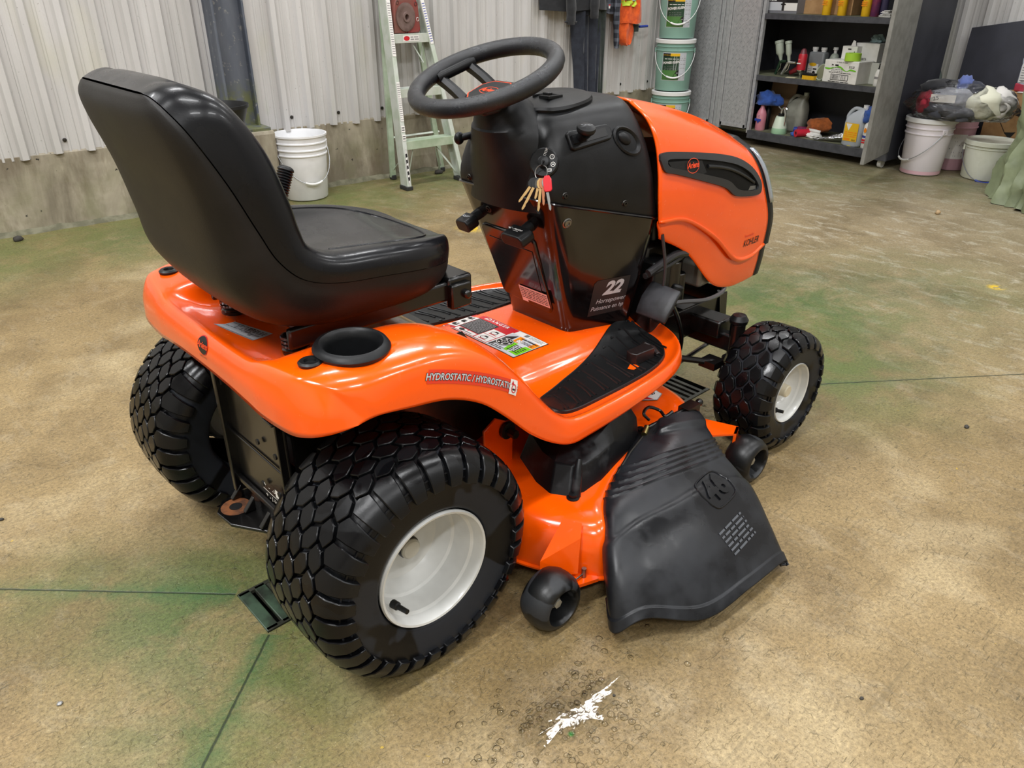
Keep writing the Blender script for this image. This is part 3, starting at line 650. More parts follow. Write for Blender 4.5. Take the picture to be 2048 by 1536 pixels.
# air vent on the hood side
def side(tree, x, z, h, s=-1): return on(tree, (x, s*.6, z), (0, -s, 0), h)
VO = [(.838,.778),(.848,.792),(.93,.783),(1.06,.762),(1.18,.735),(1.262,.700),(1.308,.660),(1.312,.634),(1.292,.625),(1.225,.632),(1.165,.645),(1.118,.672),(1.03,.700),(.90,.738),(.856,.75)]
VI = [(.862,.766),(.87,.775),(.95,.765),(1.06,.746),(1.17,.720),(1.245,.688),(1.285,.655),(1.288,.642),(1.27,.640),(1.225,.647),(1.175,.660),(1.128,.688),(1.04,.714),(.92,.745),(.875,.757)]
for s in (-1, 1):
    oc = curve([(a, b, 0) for a, b in VO]+[(VO[0][0], VO[0][1], 0)], 60)[:-1]; ic = curve([(a, b, 0) for a, b in VI]+[(VI[0][0], VI[0][1], 0)], 60)[:-1]
    mb = MB(); mb.grid([[side(ht, q.x, q.y, h, s) for q in c_] for c_, h in ((oc, -.002), (oc, .006), (ic, .008), (ic, .0015))], cv=True)
    vb = mb.build('vent_bezel', pm('vent_bezel_plastic', '26272A', .45, bump=(420, .2, .0006)), hood, smooth=35)
    mb = MB(); inn = [side(ht, q.x, q.y, .0022, s) for q in ic]; inn2 = [side(ht, 1.06+(q.x-1.06)*.5, .71+(q.y-.71)*.5, .0022, s) for q in ic]
    mb.grid([inn, inn2], cv=True, cap1=True); mb.build('vent_shade_plate', pm('vent_dark', '030303', .5, spec=.15), vb, smooth=None)  # hood has no opening here: black plate paints the dark inside the vent
    mb = MB(); mb.tube([side(ht, 1.035+.235*k/10, .737-.076*k/10-.012*math.sin(k/10*PI)*-1, .003, s) for k in range(11)], .0055, 8, flat=.7); mb.build('vent_bar', PLM, vb)
    mb = MB(); pl = [(.866,.770),(.94,.763),(1.005,.754),(1.024,.724),(1.0,.722),(.92,.742),(.878,.755)]
    mb.add([side(ht, a, b, .006, s) for a, b in pl]+[side(ht, a, b, .000, s) for a, b in pl], [tuple(range(7))]+[(i, (i+1) % 7, 7+(i+1) % 7, 7+i) for i in range(7)]); mb.build('vent_plate', PLM, vb, smooth=None)
    mb = MB(); mb.add([side(ht, a, b, .0025, s) for a, b in ((1.25,.654),(1.285,.650),(1.282,.640),(1.24,.645))], [(0,1,2,3)]); mb.build('vent_chrome', STEEL, vb, smooth=None)
    D = Decal(side(ht, .962, .7465, .0095, s), (-s, 0, .04*s), (0, 0, 1), ht); D.pt = (lambda x, y, h, f=D.pt: f(x, y, h+.0075)); D.oval(0, 0, .026, .017, og, 0, ring=.0013); D.text('Ariens', 0, .001, .018, og, 1, shear=.3, bold=.0005); D.build('logo_decal', PAL, vb)
D = Decal(side(ht, 1.285, .50, 0), (1, 0, -.02), (0, 0, 1), ht)
D.text('Powered by', -.012, .017, .010, rd, 1, shear=.2); D.text('KOHLER', .004, -.004, .026, bk, 1, shear=.2, bold=.0002, sx=.85); D.build('engine_lettering', PAL, hood)
# foot mats, cup holder, labels on the fender ---------------------------
MATO = [(.402,-.285),(.404,-.318),(.425,-.337),(.50,-.341),(.62,-.340),(.72,-.332),(.80,-.306),(.855,-.255),(.876,-.205),(.866,-.160),(.83,-.137),(.78,-.142),(.70,-.172),(.60,-.205),(.50,-.232),(.425,-.255)]
for s in (1, -1):
    oc = curve([(a, b*s, 0) for a, b in MATO]+[(MATO[0][0], MATO[0][1]*s, 0)], 64)[:-1]
    dn = lambda x, y, h: on(ft, (x, y, .6), (0, 0, -1), h)
    rg = lambda f, h: [dn(.64+(q.x-.64)*f, -.262*s+(q.y+.262*s)*f, h) for q in oc]
    mb = MB(); mb.grid([rg(1, -.001), rg(1, .006), rg(.985, .0075), rg(.96, .006), rg(.7, .006), rg(.4, .006), rg(.1, .006)], cv=True, cap1=True)
    mat = mb.build('foot_mat', PLD, fender, smooth=35)
    mb = MB()
    for k in range(10):                                       # moulded zigzag ribs
        x0 = .43+.044*k
        yo_, yi_ = -.325, -.262+.105*max(0, (x0-.43))/.40*1.1
        if x0 > .74: yo_ = -.325+(x0-.74)*.5
        for dx in (0, .013):
            mb.tube([dn(x0+dx+.02*math.sin(t*PI*.5), s*(yo_+(yi_-yo_)*t*(1 if dx else .72)), .0065) for t in (0, .2, .4, .6, .8, 1)], .0026, 5)
        mb.tube([dn(x0+.02+.004*math.cos(t), s*(yi_+.004*math.sin(t)), .0065) for t in (0, .8, 1.6, 2.4, 3.14)], .0024, 5)
    mb.build('mat_rib', PLD, mat, kind='stuff')
dn = lambda x, y, h=0.: on(ft, (x, y, .9), (0, 0, -1), h)
# lift pedal through the right mat
p = dn(.745, -.275); mb = MB()
mb.prism([(-.032,-.014),(.030,-.018),(.036,0),(.030,.018),(-.032,.018),(-.038,0)], .006, .034, Matrix.Translation(p)); mb.tube([p+Vector((.03,.022,.02)), p+Vector((.05,.03,.02)), p+Vector((.062,.012,.012)), p+Vector((.05,-.015,.006))], .008, 8)
mb.build('pedal_lock', pm('brown_black_plastic', '1B1211', .38), fender, bevel=.005)
mb = MB(); mb.add([dn(.70+a, -.296+b, .0072) for a, b in ((-.018, .008), (.014, .024), (.012, -.004), (-.012,-.006))], [(0,1,2,3)]); mb.build('mat_cutout', ORANGE, fender, smooth=None)
# cup holder
p = Vector((-.036, -.290, .6115)); n = Vector((0, -.04, 1)); M = frame(p, n, (1, 0, 0))
mb = MB(); mb.lathe([(.050, -.003), (.060, .001), (.0625, .008), (.058, .015), (.051, .017), (.046, .013), (.043, .0), (.041, -.06), (.0001, -.062)], 48, M); mb.build('cup_holder', PLM, fender, smooth=45)
ftree_note = None
for x, y in ((-.108, -.285), (-.108, .285)):
    p = dn(x, y); mb = MB(); mb.lathe([(.019, -.001), (.0195, .003), (.016, .006), (.010, .0055), (.0085, .001), (.0001, .001)], 28, frame(p, (0, 0, 1))); mb.build('grommet', PLD, fender, smooth=40)
def dec(o, ux, uy): return Decal(o, ux, uy, ft)
LGY = -.012
# rear maker oval
D = dec((-.178, LGY, .565), (0, -1, 0), (0, 0, 1)); D.oval(0, .002, .021, .0165, rd, 0); D.oval(0, .002, .0195, .015, bk, 1); D.text('Ariens', 0, .003, .0155, og, 2, shear=.3, bold=.0003, rot=.05); D.text('SINCE 1933', 0, -.0185, .0062, dk, 1, rot=.05); D.build('logo_decal', PAL, fender)
# rating plate on the seat platform
D = dec((-.083, .018, .58), (.3, -1, 0), (1, .3, 0)); D.rect(-.05, -.024, .05, .024, sv, 0, 4, 2); D.lines(-.047, -.014, .02, .021, 6, dk, 1, .4, 8); D.bars(.0, -.016, .045, .0, 14, bk, 1); D.lines(.0, .003, .045, .018, 3, bk, 1, .45, 4); D.rect(-.05,-.024,.05,-.0205,gy,1); D.build('rating_label', PAL, fender)
# side lettering
def sidedec():
    D = dec((.140, -.41, .5265), (1, 0, -.47), (.47, 0, 1)); D.pt = (lambda x, y, h, f=D.pt: f(x, y+.008*(1-(x/.105)**2), h)); return D
D = sidedec(); D.rect(-.108, -.011, .110, .012, 0, 0, 16, 2); D.build('lettering_backing', [pm('lettering_backing', 'E0381F', .3, coat=.4)], fender)
D = sidedec(); D.text('HYDROSTATIC / HYDROSTATIQUE', 0, 0, .0158, dk, 1, bold=.0011, sx=.90); D.text('HYDROSTATIC / HYDROSTATIQUE', 0, 0, .0158, sv, 2, bold=.0003, sx=.90)
D.rect(.088, -.013, .110, .013, wh, 3, 4, 4); D.oval(.100, -.002, .007, .008, rd, 4, ring=.002); D.poly([(.091, .004), (.100, .004), (.0955, .011)], rd, 4); D.rect(.096, -.005, .104, -.002, dk, 4); D.build('side_lettering', PAL, fender)
# danger label on the tunnel: x to the right of the machine, y forward
D = dec((.530, .012, .45), (0, -1, 0), (1, 0, 0)); w, h = .133, .058
R = D.rect
R(-w, -h, w, h, bk, 0, 6, 3); R(-w+.002, -h+.002, w-.002, h-.002, wh, 1, 6, 3)
R(-w+.002, h-.022, .035, h-.003, rd, 2, 4, 1); D.text('DANGER', -.035, h-.0125, .0155, wh, 3, bold=.0004, space=1.4); D.poly([(-.083, h-.018), (-.074, h-.018), (-.0785, h-.008)], wh, 3)
R(-w+.002, -h+.004, .03, h-.022, rd, 2, 4, 2)
for k, x in enumerate((-w+.004, -w+.004, -w+.004)):
    y = h-.049-.026*k; R(x, y, x+.036, y+.025, wh, 3); D.oval(x+.012+.006*(k % 2), y+.013, .007, .006, bk, 4, 12); D.rect(x+.014, y+.006, x+.030, y+.009, bk, 4); D.rect(x+.02, y+.011, x+.027, y+.019, gy, 4)
R(-w+.042, -.034, -.018, h-.024, dk, 3, 2, 2); D.lines(-w+.045, -.032, -.022, h-.027, 11, gy, 4, .4, 11)
for k in range(2):
    y = -h+.006+.034*k; R(-.016, y, .028, y+.032, wh, 3); D.oval(.004, y+.016, .011, .008, bk, 4, 14, ring=.002); D.rect(-.006, y+.006, .02, y+.009, rd, 4); D.rect(.0, y+.02, .012, y+.026, bk, 4)
R(-w+.044, -h+.006, -.020, -.037, wh, 3); D.oval(-.07, -h+.014, .009, .006, bk, 4, 12); D.rect(-.06, -h+.01, -.03, -h+.013, gy, 4)
R(.034, h-.022, w-.003, h-.003, wh, 2, 2, 1); D.bars(.06, h-.019, .078, h-.006, 8, bk, 3); D.lines(.082, h-.02, w-.006, h-.006, 3, gy, 3, .4, 3)
R(.034, -h+.003, w-.003, h-.024, sv, 2, 3, 3)
D.poly([(.062, h-.026), (w-.003, h-.026), (w-.003, .006), (.066, .0)], am, 3); D.text('AVERTISSEMENT', .100, h-.033, .0075, bk, 4, bold=.0003); D.lines(.07, .006, w-.008, h-.040, 3, dk, 4, .4, 6); R(.074, .004, .092, .016, wh, 4)
D.poly([(.072, -.002), (w-.003, .004), (w-.003, -h+.012), (.085, -h+.012)], gn, 3); D.lines(.088, -.040, w-.008, -.006, 5, dk, 4, .4, 7)
D.poly([(.036, -h+.004), (.060, -.008), (.058, h-.028), (.036, h-.05)], dk, 3)
D.oval(.058, -.016, .023, .021, bk, 4); D.oval(.058, -.016, .022, .020, wh, 5, ring=.0015); D.oval(.058, -.016, .009, .008, wh, 5, ring=.0015); D.text('N', .058, -.016, .007, wh, 5)
for a in range(6): D.rect(.058+.015*math.cos(a)-.003, -.016+.014*math.sin(a)-.002, .058+.015*math.cos(a)+.003, -.016+.014*math.sin(a)+.002, wh, 5)
D.lines(.036, -h+.005, .082, -h+.018, 2, dk, 4, .4, 9)
D.build('danger_label', PAL, fender)
# frame -----------------------------------------------------------------
mb = MB()
for s in (-1, 1):
    mb.prism([(-.10 if s < 0 else .06, .20), (-.10 if s < 0 else .06, .50), (.30, .50), (.42, .33), (.86, .33), (1.30, .33), (1.31, .25), (.9, .23), (.4, .24), (.1, .17)], 0, .006, Matrix(((1, 0, 0, 0), (0, 0, 1, s*.155), (0, 1, 0, 0), (0, 0, 0, 1))))
mb.box((.13, 0, .40), (.32, .28, .18)); mb.box((1.28, 0, .30), (.01, .30, .09)); mb.box((1.0, 0, .30), (.5, .29, .01))
frm = mb.build('frame', FRAME, T, smooth=None, bevel=.003)
mb = MB(); mb.prism([(-.165, .165), (-.165, .53), (.085, .53), (.085, .165), (.06, .14), (-.12, .14)], 0, .006, Matrix(((0, 0, 1, -.118), (1, 0, 0, 0), (0, 1, 0, 0), (0, 0, 0, 1))))
plate = mb.build('rear_plate', FRAME, T, smooth=None, bevel=.004)
mb = MB(); mb.box((-.1215, -.04, .335), (.004, .24, .005)); mb.box((-.124, -.158, .36), (.014, .006, .34)); mb.box((-.126, .078, .36), (.020, .014, .34)); mb.box((-.124, -.04, .225), (.010, .24, .012))
mb.box((-.13, -.165, .465), (.03, .035, .006)); mb.build('plate_rib', FRAME, plate, bevel=.002)
for y, z, r in ((-.09, .45, .006), (-.06, .37, .006), (-.13, .37, .006), (-.05, .27, .006), (-.12, .28, .006), (.07, .45, .009)):
    mb = MB(); mb.cyl((-.1265, y, z), (-.123, y, z), r, seg=12); mb.build('bolt_hole', BLACK, plate)
D = Decal((-.1245, -.085, .262), (0, -1, .0), (0, 0, 1)); D.text('+  -  ->', -.005, .012, .017, wh, 0); D.text('+ - /->', -.005, -.012, .017, wh, 0); D.rect(-.035, -.001, .03, .0005, wh, 0); D.rect(.018, .004, .036, .022, wh, 0); D.rect(.02, -.022, .036, -.006, wh, 0); D.build('plate_print', PAL, plate)
mb = MB()                                                     # tow hitch plate
poly = [(-.06, -.14), (-.11, -.12), (-.185, .0), (-.19, .055), (-.165, .088), (-.10, .10), (-.06, .10)]
mb.prism(poly, .166, .173); hit = mb.build('hitch_plate', FRAME, T, smooth=None, bevel=.002)
mb = MB(); mb.lathe([(.030, 0), (.013, .0006)], 24, Matrix.Translation((-.152, .048, .1735))); mb.build('rust_ring', RUST, hit, smooth=None)
mb = MB(); mb.lathe([(.0125, 0), (.0001, .0002)], 24, Matrix.Translation((-.152, .048, .1742))); mb.build('hitch_hole', BLACK, hit, smooth=None)
for y in (.075, .015, -.055):
    mb = MB(); mb.prism([(-.125, .173), (-.15, .176), (-.125, .205)], y-.006, y+.006, Matrix(((1, 0, 0, 0), (0, 0, 1, 0), (0, 1, 0, 0), (0, 0, 0, 1)))); mb.build('hitch_gusset', FRAME, hit, bevel=.002)
mb = MB(); mb.cyl((0, -.36, RR), (0, .36, RR), .022); mb.box((0, 0, RR+.01), (.16, .2, .14)); mb.build('rear_axle', FRAME, T, bevel=.006)
# engine and front parts -----------------------------------------------
mb = MB(); mb.box((1.12, .02, .50), (.34, .30, .22)); mb.cyl((1.12, .0, .60), (1.12, 0, .75), .13, .12, 24); mb.box((.95, 0, .46), (.10, .30, .18))
eng = mb.build('engine_block', DSTEEL, T, bevel=.01)
mb = MB(); mb.prism([(1.09, .40), (1.09, .47), (1.22, .50), (1.27, .45), (1.27, .41)], -.19, -.10, Matrix(((1, 0, 0, 0), (0, 0, 1, 0), (0, 1, 0, 0), (0, 0, 0, 1)))); mb.build('muffler', pm('muffler_metal', '8C8980', .5, .6), eng, bevel=.01)
mb = MB(); mb.cyl((.985, -.165, .40), (.985, -.165, .50), .028); mb.cyl((1.02, -.17, .38), (1.02, -.17, .46), .018); mb.build('oil_filter', DSTEEL, eng, bevel=.003)
mb = MB(); mb.box((.92, -.10, .42), (.07, .18, .20)); mb.cyl((.96, -.18, .36), (.99, -.19, .44), .02); mb.build('fuel_pump', PLD, eng, bevel=.006)
for nm, pts, r, m in (('hose', [(.86,-.19,.50),(.95,-.20,.53),(1.03,-.19,.52),(1.10,-.15,.55)], .010, PLD), ('hose', [(.86,-.18,.49),(.95,-.19,.505),(1.05,-.18,.53),(1.1,-.12,.54)], .008, PLD),
    ('cable', [(.86,-.21,.42),(.98,-.215,.40),(1.10,-.215,.375),(1.20,-.20,.372),(1.235,-.17,.40)], .006, GREYP), ('cable', [(.875,-.21,.60),(.885,-.22,.52),(.885,-.22,.45),(.91,-.20,.41)], .004, PLD)):
    mb = MB(); mb.tube(curve(pts, 20), r, 8); mb.build(nm, pm(nm+'_rubber', '2A2A2C' if m is PLD else '4A4B4C', .4), T)
mb = MB(); mb.tube([(.900+.006*math.cos(t*.9), -.165+.006*math.sin(t*.9), .35+.0022*t) for t in range(48)], .0022, 5); mb.build('return_spring', STEEL, T)
mb = MB(); mb.box((1.158, 0, .285), (.07, .50, .05)); mb.box((1.158, -.2, .25), (.035, .22, .05)); mb.box((1.158, .2, .25), (.035, .22, .05)); mb.cyl((1.158, -.285, .20), (1.158, -.285, .315), .021); mb.cyl((1.158, .285, .20), (1.158, .285, .315), .021)
mb.cyl((1.158, -.28, .168), (1.158, -.45, .168), .0125); mb.cyl((1.158, .28, .168), (1.158, .45, .168), .0125); mb.box((1.158, -.285, .185), (.05, .05, .06)); mb.box((1.158, .285, .185), (.05, .05, .06))
fx = mb.build('front_axle', FRAME, T, bevel=.006)
for y in (-.285, .285):
    mb = MB(); mb.lathe([(.024, .312), (.026, .322), (.018, .335), (.0001, .338)], 20, Matrix.Translation((1.158, y, 0))); mb.build('spindle_cap', PLD, fx)
mb = MB(); mb.tube([(.90,-.11,.235),(1.02,-.20,.22),(1.10,-.275,.205)], .009, 8); mb.tube([(.95,-.02,.24),(1.04,.2,.22),(1.1,.275,.205)], .009, 8); mb.box((1.09,-.26,.205), (.05,.05,.02)); mb.build('tie_rod', FRAME, T)
for s in (-1, 1):
    mb = MB(); mb.tube([(1.26,s*.15,.34),(1.265,s*.158,.26),(1.24,s*.15,.18),(1.0,s*.16,.16),(.86,s*.16,.15)], .011, 8, flat=.5); mb.build('deck_link', FRAME, T)
mb = MB(); mb.tube(curve([(.905,-.225,.44),(.955,-.228,.36),(.98,-.228,.29),(.965,-.22,.235),(.91,-.19,.20),(.86,-.14,.20)], 18), .013, 8, flat=.45); arm = mb.build('pedal_arm', FRAME, T)
M = frame((.872, -.225, .425), (-.75, -.12, .62), (0, -1, 0)); mb = MB(); mb.M = M
rows = [[Vector((a*(.040+.004*(1-abs(t))), t*.042, .012-abs(a)**2*.004-t*t*.006+h)) for a in (-1, -.6, 0, .6, 1)] for h, ts in ((0, (-1, -.6, 0, .6, 1)),) for t in ts]
mb.grid(rows); pedal = mb.build('brake_pedal', pm('pedal_rubber', '303135', .45, col2='1A1B1D', vs=20, bump=(60, .2)), T, solid=.016, bevel=.004)
# mower deck --------------------------------------------------------------
OUT = [(.215,-.20),(.232,-.31),(.262,-.405),(.31,-.49),(.35,-.532),(.40,-.50),(.50,-.44),(.62,-.40),(.74,-.38),(.855,-.372),(.93,-.315),(.962,-.20),(.968,-.05),(.96,.12),(.91,.28),(.80,.38),(.68,.43),(.54,.44),(.40,.42),(.29,.35),(.23,.24),(.21,.10),(.215,-.05)]
oc = curve([(a, b, 0) for a, b in OUT]+[(OUT[0][0], OUT[0][1], 0)], 138)[:-1]; cen = Vector((.56, -.04, 0))
def ring(ins, z): 
    r = []
    for i, q in enumerate(oc):
        t = (oc[(i+1) % len(oc)]-oc[i-1]).normalized(); nrm = Vector((t.y, -t.x, 0))
        p = q-nrm*ins; r.append(Vector((p.x, p.y, z)))
    return r
shr = lambda f, z: [Vector((q.x+(cen.x-q.x)*f, q.y+(cen.y-q.y)*f, z)) for q in oc]
mb = MB(); mb.grid([ring(.002, .062), ring(-.006, .062), ring(-.006, .066), ring(0, .068), shr(.006, .12), shr(.022, .150), shr(.05, .168), shr(.09, .177), shr(.16, .180), shr(.5, .180), shr(.9, .180)], cv=True, cap1=True)
deck = mb.build('mower_deck', ORANGE, T, smooth=45)
mb = MB()                                                      # rear gauge wheel bracket: folded sheet
A, B, C_, D_, E_, F_ = Vector((.31,-.445,.184)), Vector((.327,-.48,.182)), Vector((.312,-.492,.160)), Vector((.243,-.449,.113)), Vector((.241,-.451,.076)), Vector((.300,-.500,.080))
G_ = Vector((.245,-.40,.13))
mb.add([A, B, C_, D_, E_, F_, G_, Vector((.30,-.42,.10))], [(0, 1, 2, 3), (3, 2, 5, 4), (0, 3, 4, 7)]); mb.build('wheel_bracket', ORANGE, deck, smooth=None, solid=.004)
mb = MB(); mb.prism([(.255,-.505),(.33,-.53),(.342,-.50),(.29,-.47)], .062, .07); mb.build('deck_lip', ORANGE, deck)
mb = MB(); mb.cyl((.312,-.506,.07), (.312,-.506,.092), .005); mb.cyl((.285,-.507,.078), (.315,-.505,.078), .002); mb.build('lip_bolt', STEEL, deck)
mb = MB(); mb.prism([(.83,-.30),(.90,-.30),(.955,-.445),(.92,-.46),(.84,-.40)], .13, .135); mb.prism([(.955,-.445),(.92,-.46),(.915,-.455),(.95,-.44)], .09, .135); mb.build('wheel_bracket', ORANGE, deck)
def gauge(c, nm='gauge_wheel'):
    M = frame(Vector(c), (0, -1, 0), (1, 0, 0)); mb = MB()
    mb.lathe([(.020, -.036), (.044, -.036), (.054, -.030), (.0605, -.016), (.062, 0), (.0605, .016), (.054, .030), (.046, .037), (.040, .037), (.036, .030), (.034, .0), (.012, -.004), (.012, -.03)], 40, M)
    o = mb.build(nm, CASTR, deck, smooth=50)
    mb = MB(); mb.lathe([(.013, -.01), (.013, .014), (.010, .017), (.010, .022), (.0001, .023)], 6, M); mb.build('axle_bolt', pm('bolt_zinc', 'A8A496', .45, .5), o, smooth=None); return o
gauge((.225, -.498, .062)); gauge((.945, -.482, .062))
# black belt cover on the deck
def slab(base, top, z0, z1): return [[Vector((a, b, z0)) for a, b in base], [Vector((a, b, z0+(z1-z0)*.85)) for a, b in base], [Vector((a, b, z1)) for a, b in top]]
base = [(.36,-.315),(.352,-.365),(.375,-.40),(.41,-.41),(.47,-.405),(.54,-.385),(.63,-.362),(.668,-.35),(.69,-.30),(.69,-.22),(.48,-.18),(.40,-.22)]
top = [(.475,-.262),(.462,-.305),(.466,-.335),(.47,-.352),(.49,-.36),(.55,-.352),(.62,-.338),(.645,-.325),(.66,-.295),(.66,-.235),(.52,-.20),(.50,-.23)]
r0 = [Vector((a, b, .178)) for a, b in base]; r1 = [Vector((a*.7+c*.3, b*.7+d*.3, .235)) for (a, b), (c, d) in zip(base, top)]; r2 = [Vector((a, b, .252 if i in (2, 3, 4) else .272)) for i, (a, b) in enumerate(top)]
mb = MB(); mb.grid([r0, r1, r2], cv=True, cap1=True); belt = mb.build('belt_cover', COVER, deck, smooth=30, bevel=.010, bseg=3)
mb = MB(); mb.tube([(.386,-.408,.18),(.40,-.398,.225),(.415,-.388,.25)], [.011,.010,.006], 10); mb.build('cover_post', COVER, belt)
for x, y in ((.378,-.408), (.69,-.335)):
    mb = MB(); M = Matrix.Translation((x, y, .178)); mb.lathe([(.014, 0), (.014, .004), (.009, .005), (.009, .012), (.0001, .013)], 14, M); mb.build('cover_bolt', PLD, belt, smooth=35)
mb = MB(); mb.prism([(.31, .08), (.30, .285), (.335, .305), (.385, .275), (.385, .10)], 0, .006, Matrix(((1, 0, 0, 0), (0, 0, 1, -.215), (0, 1, 0, 0), (0, 0, 0, 1)))); hg = mb.build('hanger_bracket', ORANGE, deck, bevel=.002)
mb = MB(); mb.cyl((.362,-.222,.268), (.362,-.25,.268), .010, seg=6); mb.cyl((.362,-.218,.268), (.362,-.226,.268), .020); mb.build('hanger_bolt', DSTEEL, hg, smooth=None)
# hexagonal warning label on the deck
D = Decal((.845, -.215, .1815), (.35, -1, 0), (1, .35, 0)); hp_ = [(-.055, -.03), (.01, -.045), (.05, -.02), (.05, .018), (.018, .036), (-.055, .03)]
D.poly(hp_, gy, 0); D.poly([(a*.95, b*.93) for a, b in hp_], wh, 1); D.poly([(-.05, -.026), (.008, -.040), (.04, -.022), (-.05, -.004)], rd, 2); D.oval(-.01, .016, .012, .009, dk, 2); D.oval(.022, .008, .011, .008, bk, 2, ring=.003); D.oval(.022, .008, .006, .005, rd, 3); D.lines(-.04, -.002, .03, .006, 2, dk, 3, .5, 3); D.build('deck_label', PAL, deck)
# discharge chute -------------------------------------------------------------
CH = [
 [(.655,-.345,.185),(.672,-.352,.197),(.70,-.36,.204),(.75,-.372,.21),(.80,-.382,.204),(.845,-.388,.19),(.852,-.39,.17)],
 [(.568,-.385,.175),(.585,-.392,.195),(.62,-.41,.205),(.68,-.43,.210),(.745,-.445,.203),(.805,-.450,.186),(.812,-.452,.165)],
 [(.462,-.418,.140),(.432,-.455,.185),(.476,-.477,.200),(.58,-.49,.200),(.69,-.50,.188),(.772,-.506,.170),(.782,-.508,.145)],
 [(.40,-.472,.105),(.362,-.518,.170),(.425,-.535,.186),(.54,-.570,.172),(.66,-.588,.152),(.750,-.598,.134),(.762,-.60,.105)],
 [(.350,-.53,.075),(.306,-.580,.118),(.36,-.612,.132),(.47,-.655,.112),(.60,-.668,.098),(.722,-.668,.083),(.736,-.672,.055)],
 [(.315,-.575,.04),(.272,-.628,.036),(.318,-.662,.066),(.425,-.722,.036),(.56,-.736,.040),(.692,-.735,.030),(.706,-.738,.012)]]
g = surf(CH, 200, 110); bmx = []
def nrm_at(i, j):
    a = g[min(i+1, 200)][j]-g[max(i-1, 0)][j]; b = g[i][min(j+1, 110)]-g[i][max(j-1, 0)]
    n = a.cross(b).normalized(); return n if n.z > 0 or abs(n.z) < .2 and n.x < 0 else -n
RB = (.27, .305, .34, .375, .41)
rows = []
for i in range(201):
    r = []
    for j in range(111):
        u, v = i/200, j/110
        wv = u-.045*math.sin((v-.1)*PI)+.02*v
        h = 0
        for q in RB: h += .0036*math.exp(-((wv-q)/.0048)**2)
        h += .004/(1+math.exp(-(u-.06*math.sin(v*2*PI+.4)-.60)/.006))
        if v > .12: h += .010*math.exp(-(max(0, abs(v-.62)-.20)/.04)**2)*math.exp(-(max(0, u-.10)/.035)**2)
        if u > .95: h += .003
        r.append(g[i][j]+nrm_at(i, j)*h)
    rows.append(r)
mb = MB(); mb.grid(rows); chute = mb.build('discharge_chute', CHUTE, deck, smooth=60, solid=.004); cht = bvh(chute)
D = Decal((.632, -.585, .30), (.86, .18, 0), (-.2, 1, .5), cht, .2)
xx = Vector((.82, .12, 0)).normalized()
p0 = on(cht, (.650, -.578, .4), (0, 0, -1)); n = Vector((-.02, -.36, .93)); xx = (Vector((.93, .12, .0))-n*Vector((.93, .12, 0)).dot(n)).normalized()
D = Decal(p0, xx, n.cross(xx), cht, .05); D.text('46', 0, 0, .070, 0, 1, bold=.0025, sx=1.1, h=.0035)
rr = [(.052, .0), (.047, .024), (.030, .036), (-.030, .036), (-.047, .024), (-.052, 0), (-.047, -.024), (-.030, -.036), (.030, -.036), (.047, -.024)]
D.mb.tube([D.pt(q.x, q.y, .0005) for q in curve([(a, b, 0) for a, b in rr]+[(rr[0][0], rr[0][1], 0)], 50)[:-1]], .0024, 6, closed=True)
D.build('deck_size_number', [CHUTE], chute)
p0 = on(cht, (.618, -.660, .4), (0, 0, -1)); n = Vector((0, -.55, .83)); xx = Vector((.98, .12, .0)); xx = (xx-n*xx.dot(n)).normalized()
D = Decal(p0, xx, n.cross(xx), cht, .05); D.lines(-.048, -.032, .048, .028, 6, 0, 1, .45, 12); D.build('moulded_warning', [pm('painted_glint', '4C4F54', .4, bump=(500, .4))], chute)  # paler lines put the glints of the moulded text into the colour
mb = MB(); mb.cyl((.665,-.36,.205), (.875,-.372,.205), .006); mb.tube(curve([(.70,-.35,.215),(.69,-.34,.232),(.715,-.335,.238),(.74,-.35,.225),(.735,-.37,.22),(.76,-.372,.224)], 20), .004, 7); mb.box((.83,-.372,.205), (.05,.03,.022)); mb.ball((.872,-.372,.207), .010)
mb.build('chute_hinge', FRAME, chute)
mb = MB(); mb.cyl((.655,-.372,.203), (.68,-.36,.208), .007, seg=10); mb.build('hinge_pin', pm('brass_zinc', 'A89A62', .35, 1.), chute)
mb = MB(); mb.tube([(.65,-.372,.2),(.58,-.393,.198),(.50,-.42,.185),(.45,-.44,.165)], .003, 6); mb.build('hinge_spring', DSTEEL, chute)
